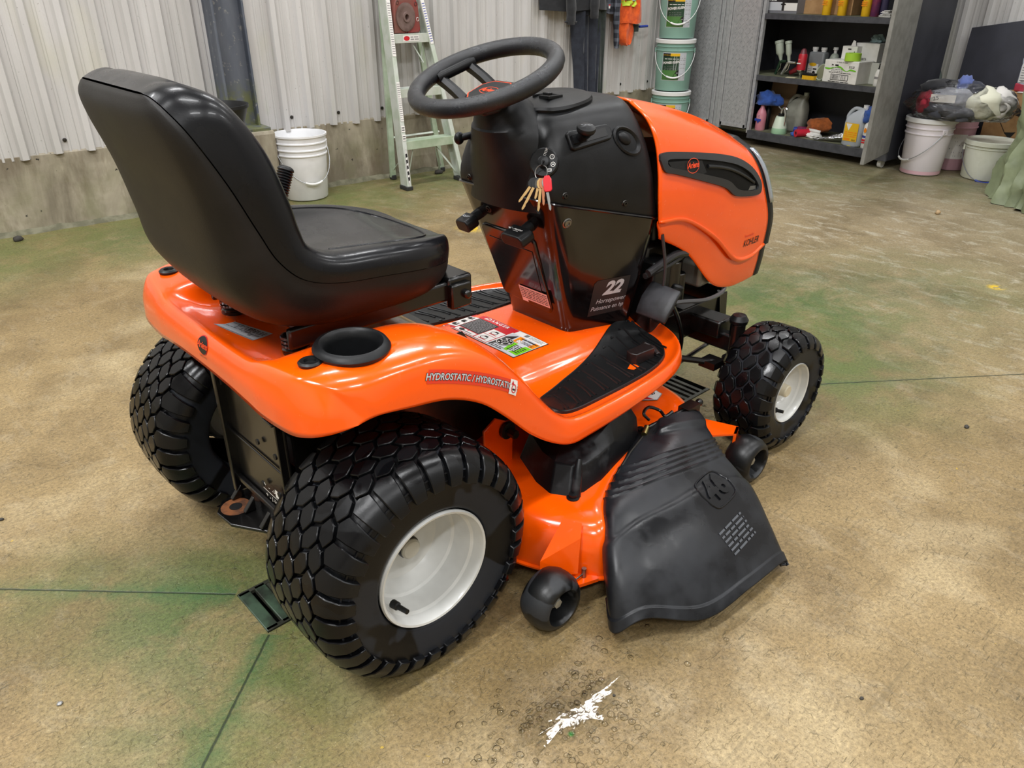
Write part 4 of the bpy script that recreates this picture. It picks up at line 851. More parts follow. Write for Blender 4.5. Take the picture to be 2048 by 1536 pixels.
# ------------------------------------------------------------------ the room
HX0, HX1, HY0, HY1 = -.205, 1.295, -.145, -.005               # trench drain opening in the floor
SCRA = -.35
def m_floor():
    t = NT('wet_concrete'); P = t.co()
    big = t.noise(.9, 4, .6); med = t.noise(3.2, 5, .62, dist=.4); fine = t.noise(38, 4, .7)
    col = t.mix(t.mr(big, .35, .66), lin('9E8860')+(1,), lin('836F4A')+(1,))
    col = t.mix(t.mr(med, .46, .66, 0, .85), col, lin('73603F')+(1,))
    col = t.mix(t.mr(t.noise(2.1, 4, .6, vec=t.map(P, loc=(7, 3, 0))), .55, .72, 0, .75), col, lin('B5A37E')+(1,))
    # far, drier and more scuffed end of the floor: pale streaks
    sep = t.new('ShaderNodeSeparateXYZ'); t.set(sep.inputs[0], P)
    scuff = t.mr(t.noise(9, 5, .78, dist=.4, vec=t.map(P, rot=(0, 0, .9), sc=(1.6, .8, 1))), .52, .64)
    col = t.mix(t.math('MULTIPLY', scuff, t.mr(sep.outputs[0], 1.6, 3.2, .12, .95)), col, lin('BDB49E')+(1,))
    col = t.mix(t.mr(sep.outputs[0], 1.5, 4.0, 0, .55), col, t.mix(t.mr(med, .4, .65), lin('938B78')+(1,), lin('7C745F')+(1,)))
    # green paint stains
    def blob(x, y, r, k=1.):
        d = t.new('ShaderNodeVectorMath', operation='DISTANCE'); t.set(d.inputs[0], P); d.inputs[1].default_value = (x, y, 0)
        return t.mr(d.outputs['Value'], r, 0, 0, k, True)
    g = None
    for b in ((-.19, -.16, .42, 1.), (-.36, -.28, .38, .8), (-.28, .03, .40, .95), (-.45, .25, .3, .5), (2.1, .05, .95, 1.), (1.75, -.25, .7, .95), (2.7, -.2, .8, .55), (1.5, .3, .8, .7), (.6, 2.75, .9, .8), (1.6, 2.6, .9, .8), (-.2, 2.8, .9, .7), (2.6, 2.7, .9, .75), (4.4, 1.2, 1.0, .6), (1.15, -.05, .5, .6), (4.8, .4, .8, .5)):
        q = blob(*b); g = q if g is None else t.math('MAXIMUM', g, q)
    gn_ = t.mr(t.noise(6, 5, .7, dist=.5), .24, .58, .0, 1.)
    gm = t.math('MULTIPLY', g, gn_, True)
    col = t.mix(t.math('MULTIPLY', gm, .95), col, t.mix(t.mr(big, .4, .6), lin('3B5832')+(1,), lin('5C6E38')+(1,)))
    wl = t.mr(sep.outputs[1], 2.2, 2.9, 0, .55)                # yellow-green run-off along the left wall
    col = t.mix(t.math('MULTIPLY', wl, gn_), col, lin('6E7440')+(1,))
    # yellow paint flecks
    yf = t.math('MULTIPLY', t.mr(t.noise(46, 2), .72, .75), t.mr(t.noise(2.6, 2, vec=t.map(P, loc=(5, 1, 2))), .60, .66))
    col = t.mix(t.math('MULTIPLY', yf, .55), col, lin('D8B21C')+(1,))
    yn_ = t.mr(t.noise(30, 3), .45, .5)
    for x, y, r in ((1.88, 1.72, .07), (1.98, 1.62, .05), (2.95, -.43, .03)):
        col = t.mix(t.math('MULTIPLY', blob(x, y, r*1.6), yn_), col, lin('E3BC18')+(1,))
    col = t.mix(blob(.069, -.705, .008, 1.), col, lin('2F8A3C')+(1,))
    # hairline cracks and scratches
    dv = t.new('ShaderNodeVectorMath', operation='ADD'); t.set(dv.inputs[0], P)
    sc_ = t.new('ShaderNodeVectorMath', operation='SCALE'); t.set(sc_.inputs[0], t.noise(14, 4, out=1)); sc_.inputs[3].default_value = .06
    t.set(dv.inputs[1], sc_.outputs[0])
    ck = t.math('MULTIPLY', t.mr(t.voro(34, vec=dv.outputs[0]), .030, .006), t.mr(t.noise(30, 3, .6, vec=t.map(P, loc=(3, 9, 1))), .53, .58))
    dash = None
    for an, lc in ((.25, 1), (1.15, 5), (-.75, 9), (2.1, 13)):
        q = t.mr(t.noise(60, 2, .5, vec=t.map(P, loc=(lc, lc*.7, 0), rot=(0, 0, an), sc=(.35, 3., 1))), .70, .74); dash = q if dash is None else t.math('MAXIMUM', dash, q)
    dash = t.math('MULTIPLY', dash, t.mr(t.noise(5, 3), .35, .55, .25, 1))
    scr = t.mr(t.noise(30, 3, .7, dist=.25, vec=t.map(P, rot=(0, 0, SCRA), sc=(.05, 1.8, 1))), .63, .68)
    pit = t.mr(t.noise(190, 3, .75), .56, .66)
    cr_ = t.math('MAXIMUM', t.math('MAXIMUM', t.math('MULTIPLY', ck, .7), dash), t.math('MAXIMUM', t.math('MULTIPLY', scr, .35), t.math('MULTIPLY', pit, .55)))
    fade = t.mr(sep.outputs[0], 3.4, 1.4, .1, 1)
    cr_ = t.math('MULTIPLY', cr_, fade)
    grain = t.mr(t.noise(110, 4, .85), .3, .7,   .55, 1.34); col = t.mix(1., col, grain, 'MULTIPLY')
    spk = t.math('MULTIPLY', t.mr(t.noise(240, 2, .6, vec=t.map(P, loc=(1, 2, 3))), .68, .74), .5); col = t.mix(spk, col, lin('D8CBA8')+(1,))
    col = t.mix(t.math('MULTIPLY', cr_, .62), col, lin('3B3826')+(1,))
    # saw-cut joints running away from the corners of the drain
    jm = None
    wn = t.math('MULTIPLY', t.math('SUBTRACT', t.noise(30, 2), .5), .004); fn_ = t.mr(fine, .3, .6, .2, 1)
    for x0, y0, x1, y1, w in ((-.205, 0, -1.6, 1.36, .0035), (-.205, -.15, -1.6, -1.39, .0035), (1.3, -.15, 3.6, -1.86, .004), (1.3, 0, 3.9, 2.2, .004)):
        a = math.atan2(y1-y0, x1-x0); L = math.hypot(x1-x0, y1-y0)
        m_ = t.map(P, loc=(x0, y0, 0), rot=(0, 0, a), typ='TEXTURE'); s_ = t.new('ShaderNodeSeparateXYZ'); t.set(s_.inputs[0], m_)
        wob = t.math('ADD', s_.outputs[1], wn)
        q = t.math('MULTIPLY', t.mr(t.math('ABSOLUTE', wob), w, w*.35), t.math('MULTIPLY', t.math('GREATER_THAN', s_.outputs[0], 0), t.math('LESS_THAN', s_.outputs[0], L)))
        gl = t.math('MULTIPLY', t.mr(t.math('ABSOLUTE', wob), .045, 0, 0, .8, True), t.math('MULTIPLY', t.math('GREATER_THAN', s_.outputs[0], 0), t.math('MULTIPLY', t.mr(s_.outputs[0], .9, 0, 0, 1), fn_)))
        col = t.mix(gl, col, lin('3F6338')+(1,)); jm = q if jm is None else t.math('MAXIMUM', jm, q)
    col = t.mix(t.math('MULTIPLY', jm, .85), col, lin('1F2A1C')+(1,))
    wet = t.mr(t.noise(1.7, 4, .6, dist=.5, vec=t.map(P, loc=(0, 5, 0))), .38, .60)
    rough = t.mixf(wet, .58, .34); rough = t.math('ADD', rough, t.mr(fine, .3, .7, -.06, .12))
    rough = t.mixf(t.math('MULTIPLY', g, .5), rough, .26)
    n1 = t.bump(t.noise(130, 3, .75), .45, .0022); n2 = t.bump(t.math('MULTIPLY', t.math('MAXIMUM', cr_, jm), -1.), .5, .002, n1)
    return t.out(col, rough, 0., n2, Specular_IOR_Level=.4)
MF = m_floor()
mb = MB()
X = [-8., HX0, HX1, 12.]; Y = [-8., HY0, HY1, 9.]
for i in range(3):
    for j in range(3):
        if i == 1 and j == 1: continue
        mb.add([(X[i], Y[j], 0), (X[i+1], Y[j], 0), (X[i+1], Y[j+1], 0), (X[i], Y[j+1], 0)], [(0, 1, 2, 3)])
d = -.09
mb.add([(HX0,HY0,0),(HX1,HY0,0),(HX1,HY1,0),(HX0,HY1,0),(HX0,HY0,d),(HX1,HY0,d),(HX1,HY1,d),(HX0,HY1,d)], [(0,1,5,4),(1,2,6,5),(2,3,7,6),(3,0,4,7),(4,5,6,7)], 1)
DRAIN = pm('drain_channel', '0C0F0B', .5)
floor = mb.build('floor', [MF, DRAIN], smooth=None, recalc=False, weld=False, kind='structure')
GRATE = pm('painted_grate', '3E5140', .4, col2='22261F', vs=14, bump=(60, .2)); GRATE2 = pm('bare_grate', '4A4A40', .4, .3, col2='2C2E26', vs=18, bump=(60, .3))
floor.matrix_world = G
g_ = thing('drain_grate', 'slotted steel floor drain grate running under the tractor', 'drain', (HX0, (HY0+HY1)/2, 0))
g_.location = (0, 0, 0); g_.rotation_euler = (0, 0, TURN)
for y in (HY0+.006, HY1-.006):
    mb = MB(); mb.box(((HX0+HX1)/2, y, -.001), (HX1-HX0-.004, .010, .008)); mb.build('grate_rail', GRATE2, g_)
me = None
x = HX0+.016; k = 0
while x < HX1-.008:
    if me is None:
        mb = MB(); mb.box((0, 0, 0), (.0125, HY1-HY0-.022, .010)); o = mb.build('grate_bar', GRATE2, g_, bevel=.0015); me = o.data
    else:
        o = bpy.data.objects.new('grate_bar', me if x > .1 else me); COL.objects.link(o); o.parent = g_
    o.location = (x, (HY0+HY1)/2, -.003); x += .0255
mb = MB(); mb.box((-.192, -.075, .000), (.026, .134, .006)); mb.box((-.158, -.075, .000), (.024, .134, .006)); mb.build('grate_frame', GRATE, g_, bevel=.002)
# corrugated steel cladding ------------------------------------------------
def m_clad():
    t = NT('corrugated_cladding'); P = t.co('Object')
    st = t.noise(4, 4, .6, vec=t.map(P, sc=(1, 1, .16)))
    col = t.mix(t.mr(st, .42, .74), lin('CBC9C7')+(1,), lin('B4B2AF')+(1,))
    col = t.mix(t.mr(t.noise(2.2, 3, vec=t.map(P, loc=(4, 1, 0), sc=(1, 1, .5))), .58, .78, 0, .55), col, lin('C2C09A')+(1,))
    col = t.mix(t.mr(t.noise(5, 3, vec=t.map(P, loc=(9, 1, 5), sc=(1, 1, .3))), .66, .80, 0, .5), col, lin('9FB083')+(1,))
    col = t.mix(t.mr(t.noise(70, 3, .6), .70, .74, 0, .6), col, lin('6E6A60')+(1,))
    return t.out(col, .42, 0., t.bump(t.noise(3, 2, vec=t.map(P, sc=(1, 1, .3))), .15, .01))
CLAD = m_clad()
CONC = None
def m_conc():
    t = NT('stained_concrete'); P = t.co()
    col = t.mix(t.mr(t.noise(4, 5, .65, dist=.4, vec=t.map(P, sc=(1, 1, .45))), .38, .62), lin('B0A793')+(1,), lin('7E7665')+(1,))
    col = t.mix(t.mr(t.noise(9, 5, .7, vec=t.map(P, loc=(3, 3, 3), sc=(1, 1, .22))), .48, .68, 0, .8), col, lin('6A5D4A')+(1,))
    sep = t.new('ShaderNodeSeparateXYZ'); t.set(sep.inputs[0], P)
    col = t.mix(t.math('MULTIPLY', t.mr(t.noise(6, 4), .45, .65), t.mr(sep.outputs[2], .4, .05, .1, .6)), col, lin('7A7A58')+(1,))
    col = t.mix(t.mr(t.noise(26, 3, .6), .70, .73), col, lin('2E2B24')+(1,))
    return t.out(col, .62, 0., t.bump(t.noise(30, 5, .7), .35, .004))
CONC = m_conc()
V0, KH = 3.169, .378
def clad(u0, u1, z0, z1, axis, off, sgn, pitch=.15):           # one sheet with trapezoid ribs; axis u or v
    pr = []; x = u0
    while x < u1-.01:
        for a, h in ((0, 0), (.018, 0), (.022, .004), (.030, .004), (.034, 0), (.058, 0), (.062, .004), (.070, .004), (.074, 0), (.096, 0), (.106, .028), (.134, .028), (.144, 0)):
            if x+a <= u1: pr.append((x+a, h))
        x += pitch
    if pr[-1][0] < u1: pr.append((u1, 0))
    P = (lambda a, h, z: Rm(a, off-sgn*h, z)) if axis == 'u' else (lambda a, h, z: Rm(off-sgn*h, a, z))
    mb = MB(); mb.grid([[P(a, h, z0+.006*math.sin(a*9)*(1 if z == z0 else 0)) if z == z0 else P(a, h, z) for a, h in pr] for z in (z0, z1)]); return mb
wl_ = MB(); wl_.grid([[Rm(u, V0+.03, z) for u in (-6, 8)] for z in (0, 4.9)]); WALL = wl_.build('wall_left', CLAD, smooth=None, recalc=False, kind='structure')
u = -3.6; k = 0
while u < 5.5:
    b = min(u+.9, 5.52)
    mbp = clad(u, b+.02, KH-.015-.006*(k % 2), 4.8, 'u', V0-.004*(k % 2), 1); o = mbp.build('wall_panel', CLAD, WALL, smooth=None); u += .9; k += 1
mb = MB()
for k in range(28):
    for z in (KH+.05, 1.35):
        c = Rm(-3.44+.3*k, V0-.006, z); mb.lathe([(.010, 0), (.010, .002), (.006, .003), (.006, .007), (.0001, .008)], 10, frame(c, Rm(0, -1)-Rm(0, 0)))
mb.build('cladding_screw', DSTEEL, WALL, smooth=30, kind='stuff')
mb = MB(); prof = [(.03, 0), (.0, KH-.012), (-.006, KH)]
mb.grid([[Rm(u, V0-.012, 0) for u in (-6, 8)], [Rm(u, V0-.006, KH-.01) for u in (-6, 8)], [Rm(u, V0+.001, KH) for u in (-6, 8)], [Rm(u, V0+.2, KH) for u in (-6, 8)]]); kerb = mb.build('baseboard_left', CONC, smooth=None, kind='structure')
mb = MB()                                                       # ragged mortar strip at the foot of the kerb
rr = random.Random(4); n = 160
mb.grid([[Rm(-3+9*i/n, V0-.012, .018+.010*rr.random()) for i in range(n+1)], [Rm(-3+9*i/n, V0-.022-.012*rr.random(), .010) for i in range(n+1)], [Rm(-3+9*i/n, V0-.030-.016*rr.random(), .0) for i in range(n+1)]])
mb.build('mortar_edge', pm('mortar', '5E5C48', .8, col2='77745F', vs=20), kerb, smooth=60)
for uj in (.42, 1.30, 2.35):
    mb = MB(); mb.box(Rm(uj, V0-.010, .19), (.012, .008, .36), Matrix.Rotation(TH, 3, 'Z')); mb.build('form_joint', pm('joint_brown', '5A5040', .7), kerb)  # dark brown strips mark the form joints of the kerb
COLM = None
def m_col():
    t = NT('painted_column'); P = t.co()
    col = t.mix(t.mr(t.noise(8, 4, vec=t.map(P, sc=(1, 1, .25))), .4, .66), lin('4E545F')+(1,), lin('676C75')+(1,))
    col = t.mix(t.mr(t.noise(34, 3), .62, .68, 0, .8), col, lin('8A8A86')+(1,))
    sep = t.new('ShaderNodeSeparateXYZ'); t.set(sep.inputs[0], P)
    col = t.mix(t.math('MULTIPLY', t.mr(t.noise(16, 4), .40, .56), t.mr(sep.outputs[2], .66, .56, 0, .8)), col, lin('6C7042')+(1,))
    return t.out(col, .5, 0., t.bump(t.noise(40, 3), .2, .002))
mb = MB(); RZ = Matrix.Rotation(TH, 3, 'Z')
mb.box(Rm(.957, V0-.055, 2.5), (.014, .17, 4.6), RZ); mb.box(Rm(1.045, V0-.025, 2.5), (.19, .02, 4.6), RZ); mb.box(Rm(1.135, V0-.045, 2.5), (.012, .08, 4.6), RZ); mb.box(Rm(1.03, V0-.06, .215), (.26, .24, .40), RZ)
colm = mb.build('trim_1', m_col(), smooth=None, bevel=.003, kind='structure')
mb = MB(); mb.box(Rm(1.03, V0-.075, .20), (.30, .24, .40), RZ); o = mb.build('trim_2', CONC, smooth=None, bevel=.02, kind='structure')
# far wall behind the cabinet, and the rest of the workshop behind the camera
U1 = 5.46
mb = MB(); mb.grid([[Rm(U1+.03, v, z) for v in (-6, 4)] for z in (0, 4.9)]); WR = mb.build('wall_right', CLAD, smooth=None, recalc=False, kind='structure')
v = -3.0
while v < V0-.05:
    clad(v, min(v+.92, V0), .05, 4.8, 'v', U1, 1).build('wall_panel', CLAD, WR, smooth=None); v += .9
ROOM = pm('painted_wall', 'B9B7B0', .6); CEIL = pm('ceiling_liner', '8F9092', .6)
mb = MB(); mb.grid([[Rm(u, -6, z) for u in (-6, 8)] for z in (0, 4.9)]); mb.build('wall_front', ROOM, smooth=None, recalc=False, kind='structure')
mb = MB(); mb.grid([[Rm(-5.0, v, z) for v in (-7, 4)] for z in (0, 4.9)]); mb.build('wall_back', ROOM, smooth=None, recalc=False, kind='structure')
mb = MB(); mb.grid([[Rm(u, v, 4.85) for u in (-6, 8)] for v in (-7, 4)]); mb.build('ceiling', CEIL, smooth=None, recalc=False, kind='structure')
# ------------------------------------------------------------------ things around the tractor (local x = along the left wall, y = towards it)
def put(name, label, cat, u, v, z=0., rot=0., group=None): return thing(name, label, cat, Rm(u, v, z), TH+rot, group)
HDPE = pm('white_bucket_plastic', 'EDEDEE', .38, col2='DEDEE0', vs=5); HDPEP = pm('pinkish_bucket_plastic', 'E9E2E6', .4); HDPEY = pm('ivory_bucket_plastic', 'E6E8DA', .4, col2='D6D8C6', vs=6)
TEAL = pm('sea_green_plastic', '8DB5A6', .4, col2='86AB9E', vs=6); LIDW = pm('lid_white', 'E8E8E6', .4); WIRE = pm('bail_wire', 'A9ABAD', .35, .8); PINKL = pm('pink_pail_plastic', 'C59AA5', .4)
CARD = pm('cardboard', 'B08A5E', .75, col2='A07A50', vs=14); CARDD = pm('shaded_brown_board', '8B7256', .75); CARTW = pm('white_carton', 'E4E2DC', .6, col2='D5D3CB', vs=10)
TO = lambda u, v: math.atan2(-1.319-v, -.486-u)               # heading of the camera side, for turning fronts that way
def bucket(t, r0, r1, h, body, bail=0., swing=1.2, wire=WIRE, lid=None, grip=None, rings=(.70, .78, .88), wall=.003):
    mb = MB(); pr = [(0.0001, .004), (r0-.004, .004), (r0, .010)]
    for k in rings:
        rr = r0+(r1-r0)*k; z = h*k; pr += [(rr, z-.004), (rr+.006, z-.002), (rr+.006, z+.004), (rr, z+.006)]
    pr += [(r1, h-.012), (r1+.006, h-.010), (r1+.006, h), (r1-.002, h), (r1-.006, h-.015), (r0-.004, .02), (.0001, .018)]
    mb.lathe(pr, 48); b = mb.build('bucket_body', body, t, smooth=35)
    zb = h*.80; rb = r0+(r1-r0)*.8+.007
    pts = [Vector((rb*math.cos(a)*1.03, rb*math.sin(a)*(.25+.85*abs(math.cos(swing*.5))), zb-.19*math.sin(a))) for a in [PI*k/28 for k in range(29)]]
    Rz = Matrix.Rotation(bail, 4, 'Z'); mb = MB(); mb.tube([Rz @ p for p in pts], .0024, 6); hd = mb.build('bail_handle', wire, t)
    if grip: mb = MB(); mb.tube([Rz @ p for p in pts[11:18]], .0065, 8); mb.build('handle_grip', grip, hd)
    for s in (-1, 1): 
        mb = MB(); mb.box(Rz @ Vector((s*rb, 0, zb)), (.012, .034, .034), Rz.to_3x3()); mb.build('handle_ear', body, t, bevel=.003)
    if lid:
        mb = MB(); mb.lathe([(r1+.004, h-.022), (r1+.011, h-.020), (r1+.012, h+.004), (r1+.006, h+.008), (r1-.008, h+.007), (r1-.014, h+.001), (.0001, h+.001)], 48); mb.build('lid', lid, t, smooth=35)
    return b
t = put('bucket', 'open white plastic pail standing by the concrete kerb behind the seat', 'bucket', 1.325, 3.0); a = TO(1.325, 3.0)
bucket(t, .125, .147, .365, HDPE, a-PI/2+.35, .9, grip=LIDW)
t = put('bucket', 'white pail with pink tinted bottom carrying the bag of rags', 'bucket', 4.87, 1.105); b = bucket(t, .122, .146, .352, HDPEP, TO(4.87, 1.105)-PI/2-.9, .8, grip=LIDW, lid=LIDW, rings=(.74, .84))
mb = MB(); mb.lathe([(.1225, .008), (.1245, .03)], 40); mb.build('pink_tint', pm('pink_tint', 'E3B8C2', .4), t)
t = put('bucket', 'short lidded ivory pail standing beside the green tarpaulin', 'bucket', 5.05, .775); bucket(t, .132, .147, .235, HDPEY, TO(5.05, .775)-PI/2+.1, .9, pm('dark_wire', '5E5F66', .4, .5), lid=HDPEY, grip=BLUEP, rings=(.84,))
t = put('bucket', 'dusty pink pail with paper label half hidden between two white buckets', 'bucket', 5.17, 1.06); b = bucket(t, .105, .118, .350, PINKL, 0, .5, rings=(.8,))
D = Decal(Vector((0, 0, .17))+Vector((-.86, -.5, 0))*.14, Vector((.5, -.86, 0)), (0, 0, 1), bvh(b)); D.rect(-.06, -.09, .06, .07, wh, 0, 8, 2); D.lines(-.05, -.08, .05, .06, 6, gy, 1, .35, 3); D.build('paper_label', PAL, t)
BT = put('bin', 'black wide rimmed plastic bin mostly hidden behind the seat back', 'bin', .80, 2.74); BB = pm('bin_black', '141517', .45); lathe_part_ = MB(); lathe_part_.lathe([(.0001, .004), (.10, .0), (.105, .01), (.125, .50), (.15, .575), (.156, .575), (.156, .590), (.146, .590), (.118, .50), (.10, .02), (.0001, .02)], 40); lathe_part_.build('bin_body', BB, BT, smooth=40)
# sea green pails ---------------------------------------------------
for k, lab in enumerate(('sea green pail at the bottom of the stack by the cabinet', 'middle sea green pail of the stack by the cabinet', 'top sea green pail of the stack by the cabinet')):
    t = put('cleaner_pail', lab, 'bucket', 4.47, 2.995, .374*k, .06*k, 'stacked pails of cleaner'); a = TO(4.47, 2.995)-TH*0-.06*k
    b = bucket(t, .132, .143, .364, TEAL, a-PI/2, 1.0, LIDW, lid=LIDW, grip=LIDW, rings=(.80, .88))
    dr = Vector((math.cos(a), math.sin(a), 0)); D = Decal(Vector((0, 0, .175))+dr*.15, Vector((-dr.y, dr.x, 0)), (0, 0, 1), bvh(b))
    LG = [WHITE, BLACK, REDP, ORP, pm('label_leaf', '4B7A3C', .4), AMBER, SILVP, pm('label_dark_green', '22402C', .4), GREYP, PINKP, YELP, BLUEP]
    D.rect(-.088, -.095, .088, .105, sv, 0, 10, 2); D.rect(-.084, -.091, .040, .100, dk, 1, 8, 2); D.rect(-.084, -.091, .040, -.02, gn, 2, 8, 2)
    D.rect(-.084, .076, -.030, .100, bk, 2, 4); D.rect(-.030, .080, .040, .100, ye, 2, 4); D.text('COMMERCIAL', -.058, .087, .009, ye, 3)
    D.text('POWER KLEEN', -.020, .035, .0235, wh, 3, shear=.2, bold=.0009, rot=.10, sx=.78); D.lines(-.07, .055, .035, .067, 1, wh, 3, .4, 3); D.lines(-.07, -.02, .02, .012, 3, gy, 3, .18, 6)
    D.poly([(.005, -.088), (.040, -.088), (.040, -.016), (.022, -.026), (.004, -.052), (-.004, -.075)], bk, 3); D.rect(.022, -.042, .036, -.036, gy, 4)
    D.lines(.046, -.08, .084, .09, 12, gy, 1, .25, 9); D.build('pail_label', LG, t)
# step ladder -----------------------------------------------------------
ALU = pm('aged_aluminium', 'CDD2CA', .45, .25, col2='BCC6B6', vs=12, bump=(60, .1)); ALUG = pm('green_splashed_aluminium', 'BCCBB4', .45, .25, col2='A4B79B', vs=9); RUBB = pm('ladder_foot_rubber', '2C2C2A', .7)
lad = thing('step_ladder', 'aluminium step ladder with paint splashes standing against the left wall', 'ladder')
def R3(u, v, z): return Rm(u, v, z)
fl_ = lambda z: R3(1.885+.055*z, 2.79+.215*z, z); fr_ = lambda z: R3(2.292-.115*z, 2.80+.208*z, z)
def beam(a, b, w, d, axis): 
    mb = MB(); T_ = (b-a).normalized(); s = (axis-T_*axis.dot(T_)).normalized(); n = T_.cross(s)
    mb.grid([[p+s*x*w+n*y*d for x, y in ((-.5,-.5),(.5,-.5),(.5,-.35),(-.32,-.35),(-.32,.35),(.5,.35),(.5,.5),(-.5,.5))] for p in (a, b)], cv=True, cap0=True, cap1=True); return mb
ev = Rm(0, 1)-Rm(0, 0); eu = Rm(1, 0)-Rm(0, 0)
for f_, s in ((fl_, 1), (fr_, -1)):
    rail = beam(f_(.015), f_(1.62), .028, .085, eu*s).build('ladder_rail', ALU, lad, smooth=None, bevel=.002)
    mb = MB(); mb.box(f_(.012), (.045, .09, .024), RZ); mb.build('rubber_foot', RUBB, rail, bevel=.004)
    o = f_(.5)-eu*.017*s if s > 0 else f_(.5)-eu*.017
    if s > 0:
        dr_ = (f_(1)-f_(0)).normalized(); ex_ = eu-dr_*eu.dot(dr_)
        D = Decal(f_(.14)-ev*.0455+eu*0, ex_, f_(1)-f_(0)); D.oval(0, 0, .011, .11, wh, 0); D.oval(0, 0, .009, .105, bk, 1, ring=.002)
        [D.poly([(-.005, -.085+.034*q), (.006, -.08+.034*q), (.004, -.06+.034*q), (-.006, -.064+.034*q)], bk, 2) for q in range(5)]
        D.rect(-.012, .15, .012, .185, wh, 0); D.rect(-.012, .20, .012, .235, wh, 0); D.lines(-.009, .155, .009, .18, 2, bk, 1, .4, 2); D.lines(-.009, .205, .009, .23, 2, bk, 1, .4, 5)
        D.rect(-.010, .26, .012, .48, wh, 0); D.lines(-.008, .265, .010, .475, 18, gy, 1, .35, 5)
        D.rect(-.012, .62, .012, .92, wh, 0); D.lines(-.009, .63, .010, .91, 22, gy, 1, .35, 4); D.build('rail_sticker', PAL, rail)
    else:
        dr_ = (f_(1)-f_(0)).normalized(); ex_ = eu-dr_*eu.dot(dr_); D = Decal(f_(.14)-ev*.0455, ex_, f_(1)-f_(0)); D.rect(-.011, .68, .011, .92, wh, 0); D.lines(-.009, .69, .009, .91, 16, bl, 1, .3, 7); D.build('rail_sticker', PAL, rail)
for a, b in ((R3(1.955, 3.075, .015), R3(1.99, 3.125, 1.60)), (R3(2.335, 3.085, .015), R3(2.11, 3.125, 1.60))):
    rl = beam(a, b, .022, .035, ev).build('rear_leg', ALUG, lad, smooth=None, bevel=.002)
    mb = MB(); mb.box(a, (.032, .04, .028), RZ); mb.build('rubber_foot', RUBB, rl, bevel=.004)
for z in (.285, .575, .868, 1.16, 1.45):
    a, b = fl_(z), fr_(z); c = (a+b)/2; st = MB(); st.box(c-Vector((0, 0, .012)), ((b-a).length, .085, .006), RZ); st.box(c-Vector((0, 0, .032))-ev*.041, ((b-a).length, .005, .05), RZ); st.box(c-Vector((0, 0, .032))+ev*.041, ((b-a).length, .005, .05), RZ)
    s_ = st.build('ladder_step', ALU if z > .5 else ALUG, lad, smooth=None, bevel=.0015)
    if abs(z-.868) < .01: D = Decal(c-Vector((0, 0, .032))-ev*.0438, eu, (0, 0, 1)); D.rect(-.055, -.016, .055, .016, wh, 0); D.oval(-.030, 0, .020, .013, rd, 1); D.lines(-.004, -.012, .052, .012, 2, gy, 1, .5, 3); D.build('step_sticker', PAL, s_)
for a, b, r in ((fl_(.06)+eu*.02, fl_(.26)+eu*.09, .008), (fr_(.06)-eu*.02, fr_(.25)-eu*.14, .010), (R3(2.32,3.07,.05), R3(2.17,2.9,.25), .009), (R3(1.96,3.07,.06), R3(2.1,3.0,.26), .008), (fl_(.80)+eu*.16, fl_(.70)+eu*.22, .008), (fr_(.83)-eu*.03, fr_(.70)-eu*.08, .008), (R3(1.955,3.08,.26), R3(2.33,3.09,.26), .007)):
    mb = MB(); mb.tube([a, b], r, 6, flat=.4); mb.build('ladder_brace', ALU, lad)
mb = MB(); mb.box((fl_(1.62)+fr_(1.62))/2+Vector((0, 0, .02)), (.32, .13, .05), RZ); mb.build('top_cap', RUBB, lad, bevel=.01)
t = put('pump_casting', 'rusty red cast iron housing sitting on an upper ladder step', 'machine part', 2.060, 2.985, .8625, .12); t.scale = (.8, .9, .9)
CI = pm('rusty_cast_iron', '7A4F45', .7, col2='8E2E2C', vs=6, bump=(60, .4)); CI2 = pm('bare_cast_iron', '75605A', .65, col2='5C4740', vs=10, bump=(60, .4))
F_ = Matrix(((1, 0, 0, 0), (0, 0, 1, 0), (0, 1, 0, 0), (0, 0, 0, 1)))
mb = MB(); mb.prism([(-.13, .0), (.10, .0), (.112, .02), (.098, .17), (.08, .20), (-.10, .20), (-.12, .16)], -.03, .03, F_); mb.build('casting_plate', CI, t, bevel=.006)
mb = MB(); M_ = frame((-.025, -.030, .095), (0, -1, 0)); mb.lathe([(.085, 0), (.085, .010), (.070, .014), (.060, .012), (.032, .012), (.030, .020), (.018, .020), (.016, 0), (.0001, 0)], 36, M_); mb.build('casting_flange', CI2, t, smooth=35)
for x, z in ((.075, .17), (.088, .08), (-.02, .006), (-.09, .18)):
    mb = MB(); mb.lathe([(.013, 0), (.011, .002), (.009, -.004), (.0001, -.004)], 14, frame((x, -.0305, z), (0, -1, 0))); mb.build('casting_hole', BLACK if x < .08 else LIDW, t)
